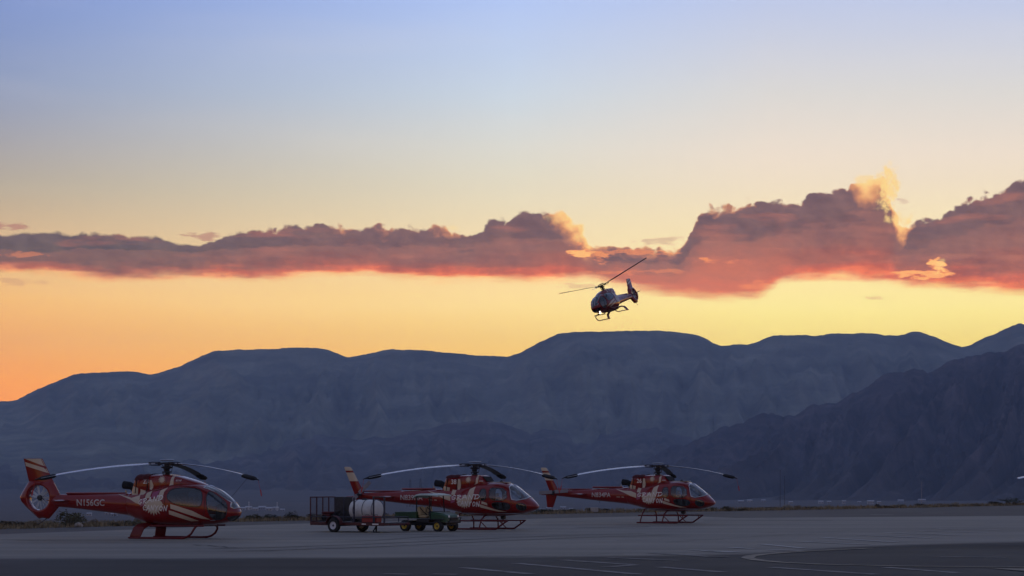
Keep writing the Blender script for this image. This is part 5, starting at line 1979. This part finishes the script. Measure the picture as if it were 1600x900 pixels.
def building(px, d, w, dep, h, wall, roof, label, cat='building', rise=.18, group=None):
    x = (px - 800) * d / 4000
    z = min(ground_z(x + a, d + b) for a in (-w / 2, w / 2) for b in (0, dep)) - .3
    t = thing('building', (x, d, z), 0, label, cat, group)
    mb = MB()
    mb.box((0, dep / 2, h / 2), (w, dep, h))
    link('wall', mb.mesh('wall', wall, False), t)
    mb = MB()
    r = h + min(w, dep) * rise
    mb.add([(-w / 2 - .5, -.5, h), (w / 2 + .5, -.5, h), (w / 2 + .5, dep + .5, h), (-w / 2 - .5, dep + .5, h), (-w / 2 - .5, dep / 2, r), (w / 2 + .5, dep / 2, r)],
           [(0, 1, 5, 4), (2, 3, 4, 5), (0, 4, 3), (1, 2, 5), (0, 3, 2, 1)])
    link('roof', mb.mesh('roof', roof, False), t)
    nw = max(2, int(w / 4))
    mb = MB()
    mb.box((0, 0, 0), (1.6, .12, h * .35))
    me = mb.mesh('window', winm, False)
    for i in range(nw):
        o = link('window', me, t)
        o.location = (-w / 2 + w * (i + .5) / nw, -.03, h * .5)
    return t


TOWN = [(139, 3900, 7, 8, 4, 0, 0), (169, 4000, 10, 9, 4, 0, 0), (178, 3850, 9, 9, 4, 1, 0), (379, 4450, 9, 12, 4.5, 0, 0), (388, 4500, 11, 12, 5, 0, 0), (399, 4400, 9, 10, 4.5, 0, 0), (409, 4520, 12, 12, 5, 1, 0), (420, 4420, 11, 12, 4.5, 0, 0),
        (431, 4480, 9, 10, 5, 0, 0), (441, 4350, 7, 9, 4, 1, 0), (848, 4300, 9, 10, 4.5, 2, 0), (858, 4500, 8, 10, 4, 1, 0), (868, 4200, 7, 9, 4, 0, 0), (880, 4600, 10, 12, 4, 1, 1), (893, 4350, 8, 9, 4, 2, 1), (1158, 5500, 12, 14, 4.5, 1, 1), (1172, 5600, 10, 12, 4.5, 0, 0), (1193, 5650, 9, 12, 4, 1, 1),
        (1236, 5250, 8, 9, 4.5, 0, 0), (1283, 5350, 10, 12, 5, 0, 0), (1296, 5450, 8, 12, 4.5, 1, 0), (1319, 5300, 7, 9, 7, 0, 0), (1343, 5500, 7, 8, 4, 1, 0), (1361, 5350, 13, 12, 6, 0, 0), (1374, 5300, 7, 8, 5, 0, 0), (1408, 5600, 12, 12, 4, 2, 1), (1441, 5650, 16, 12, 4, 1, 1)]
TZ = [(200, 'below the nearest tail boom'), (500, 'left of the trailer'), (1000, 'under the right helicopter boom'), (9999, 'under the right mountain')]
SEENB = {}
for i, (px, d, w, dp, h, a, b) in enumerate(TOWN):
    z = next(n for lim, n in TZ if px < lim)
    what = ('pale', 'grey', 'blue grey')[a]
    SEENB[(what, z)] = SEENB.get((what, z), 0) + 1
    building(px, d, w, dp, h, bw[a], rfm[b], 'tiny %s far valley building, %s from left of those %s' % (what, ORD[SEENB[(what, z)] - 1], z), group='far valley buildings ' + z)


def pole(px, d, h, r, label, name='mast', m='steel'):
    x = (px - 800) * d / 4000
    t = thing(name, (x, d, ground_z(x, d) - .2), 0, label, 'mast')
    mb = MB()
    mb.tube([(0, 0, 0), (0, 0, h)], [r, r * .6], 8)
    link('shaft', mb.mesh('shaft', M[m], True), t)
    mb = MB()
    mb.lathe([(r * 3, 0), (r * 3, .25), (r * 1.2, .3)], 'Z', (0, 0, 0), 10)
    link('base', mb.mesh('base', bw[1], True), t)
    mb = MB()
    mb.lathe([(r * .8, 0), (r * 1.6, r), (r * .8, r * 2.5)], 'Z', (0, 0, h), 8)
    link('cap', mb.mesh('cap', M[m], True), t)
    return t


pole(1440, 229, 3.0, .024, 'thin pale pole standing in the scrub right of the last helicopter', 'pole', 'steel')
pole(389, 4450, 14, .5, 'short white mast on the left in the far settlement beyond the trailer', 'mast', 'white')
pole(433, 4400, 14, .5, 'white mast nearest the trailer in the far settlement', 'mast', 'white')
pole(1219, 300, 9.5, .03, 'dark thin pole, left of two beyond the apron', 'pole', 'dark')
pole(1226, 305, 9.0, .03, 'dark thin pole, right of two beyond the apron', 'pole', 'dark')


def pylon(px, d, h, label):
    x = (px - 800) * d / 4000
    t = thing('transmission_tower', (x, d, ground_z(x, d) - .3), R(random.uniform(-20, 20)), label, 'pylon', None)
    mb = MB()
    b = h * .12
    for sx in (-1, 1):
        for sy in (-1, 1):
            mb.tube([(sx * b, sy * b, 0), (sx * b * .25, sy * b * .25, h * .65), (sx * b * .12, sy * b * .12, h)], .28, 4)
    for k in range(6):
        f0, f1 = k / 6, (k + 1) / 6
        w0, w1 = b * (1 - .82 * f0), b * (1 - .82 * f1)
        for sy in (-1, 1):
            mb.tube([(-w0, sy * w0, h * f0), (w1, sy * w1, h * f1)], .09, 4)
            mb.tube([(w0, sy * w0, h * f0), (-w1, sy * w1, h * f1)], .09, 4)
    link('lattice', mb.mesh('lattice', M['dark'], False), t)
    for z in (.66, .80, .93):
        mb = MB()
        mb.tube([(-h * .18, 0, h * z), (0, 0, h * (z + .03)), (h * .18, 0, h * z)], .12, 4)
        link('cross_arm', mb.mesh('cross_arm', M['dark'], False), t)


pylon(641, 4800, 52, 'faint steel lattice pylon, left of a pair far behind the cart')
pylon(657, 4700, 54, 'faint steel lattice pylon, right of a pair far behind the cart')


def marker(px, q, label, n):
    d = 4000 * HC / (lerp(VEG, px) - 740) + q
    x = (px - 800) * d / 4000
    t = thing('marker_board', (x, d, ground_z(x, d) - .02), R(4), label, 'marker board')
    mb = MB()
    mb.rbox((0, 0, .24), (.30, .03, .34), .01)
    link('board', mb.mesh('board', bw[0], False), t)
    mb = MB()
    for s in (-.10, .10):
        mb.rbox((s, .03, .12), (.03, .03, .24), .005)
    link('leg', mb.mesh('leg', M['dark'], False), t)
    mb = MB()
    mb.rbox((-.20, 0, .19), (.05, .05, .38), .01)
    link('post', mb.mesh('post', M['black'], False), t)


marker(931.5, 1.5, 'pale square marker board beside a black post, under the tail boom of helicopter 26', 0)
marker(926, 1.6, 'pale square marker board, left one of two under the tail boom of helicopter 26', 1)

# ------------------------------------------------------------------ the dusk air over the valley
mb = MB()
x0, x1, y0, y1, z0, z1 = -4900, 4900, -1600, 17500, -75, 930
mb.add([(x, y, z) for z in (z0, z1) for y in (y0, y1) for x in (x0, x1)], [(0, 2, 3, 1), (4, 5, 7, 6), (0, 1, 5, 4), (2, 6, 7, 3), (0, 4, 6, 2), (1, 3, 7, 5)])
hz = bpy.data.materials.new('dusk_haze')
hz.use_nodes = True
ht = hz.node_tree
ht.nodes.clear()
pv = ht.nodes.new('ShaderNodeVolumePrincipled')
pv.inputs['Color'].default_value = (.47, .66, 1.0, 1)
pv.inputs['Density'].default_value = .000040
ho = ht.nodes.new('ShaderNodeOutputMaterial')
ht.links.new(pv.outputs[0], ho.inputs['Volume'])
me = mb.mesh('haze', hz, False)
setting(link('haze', me), 'stuff')
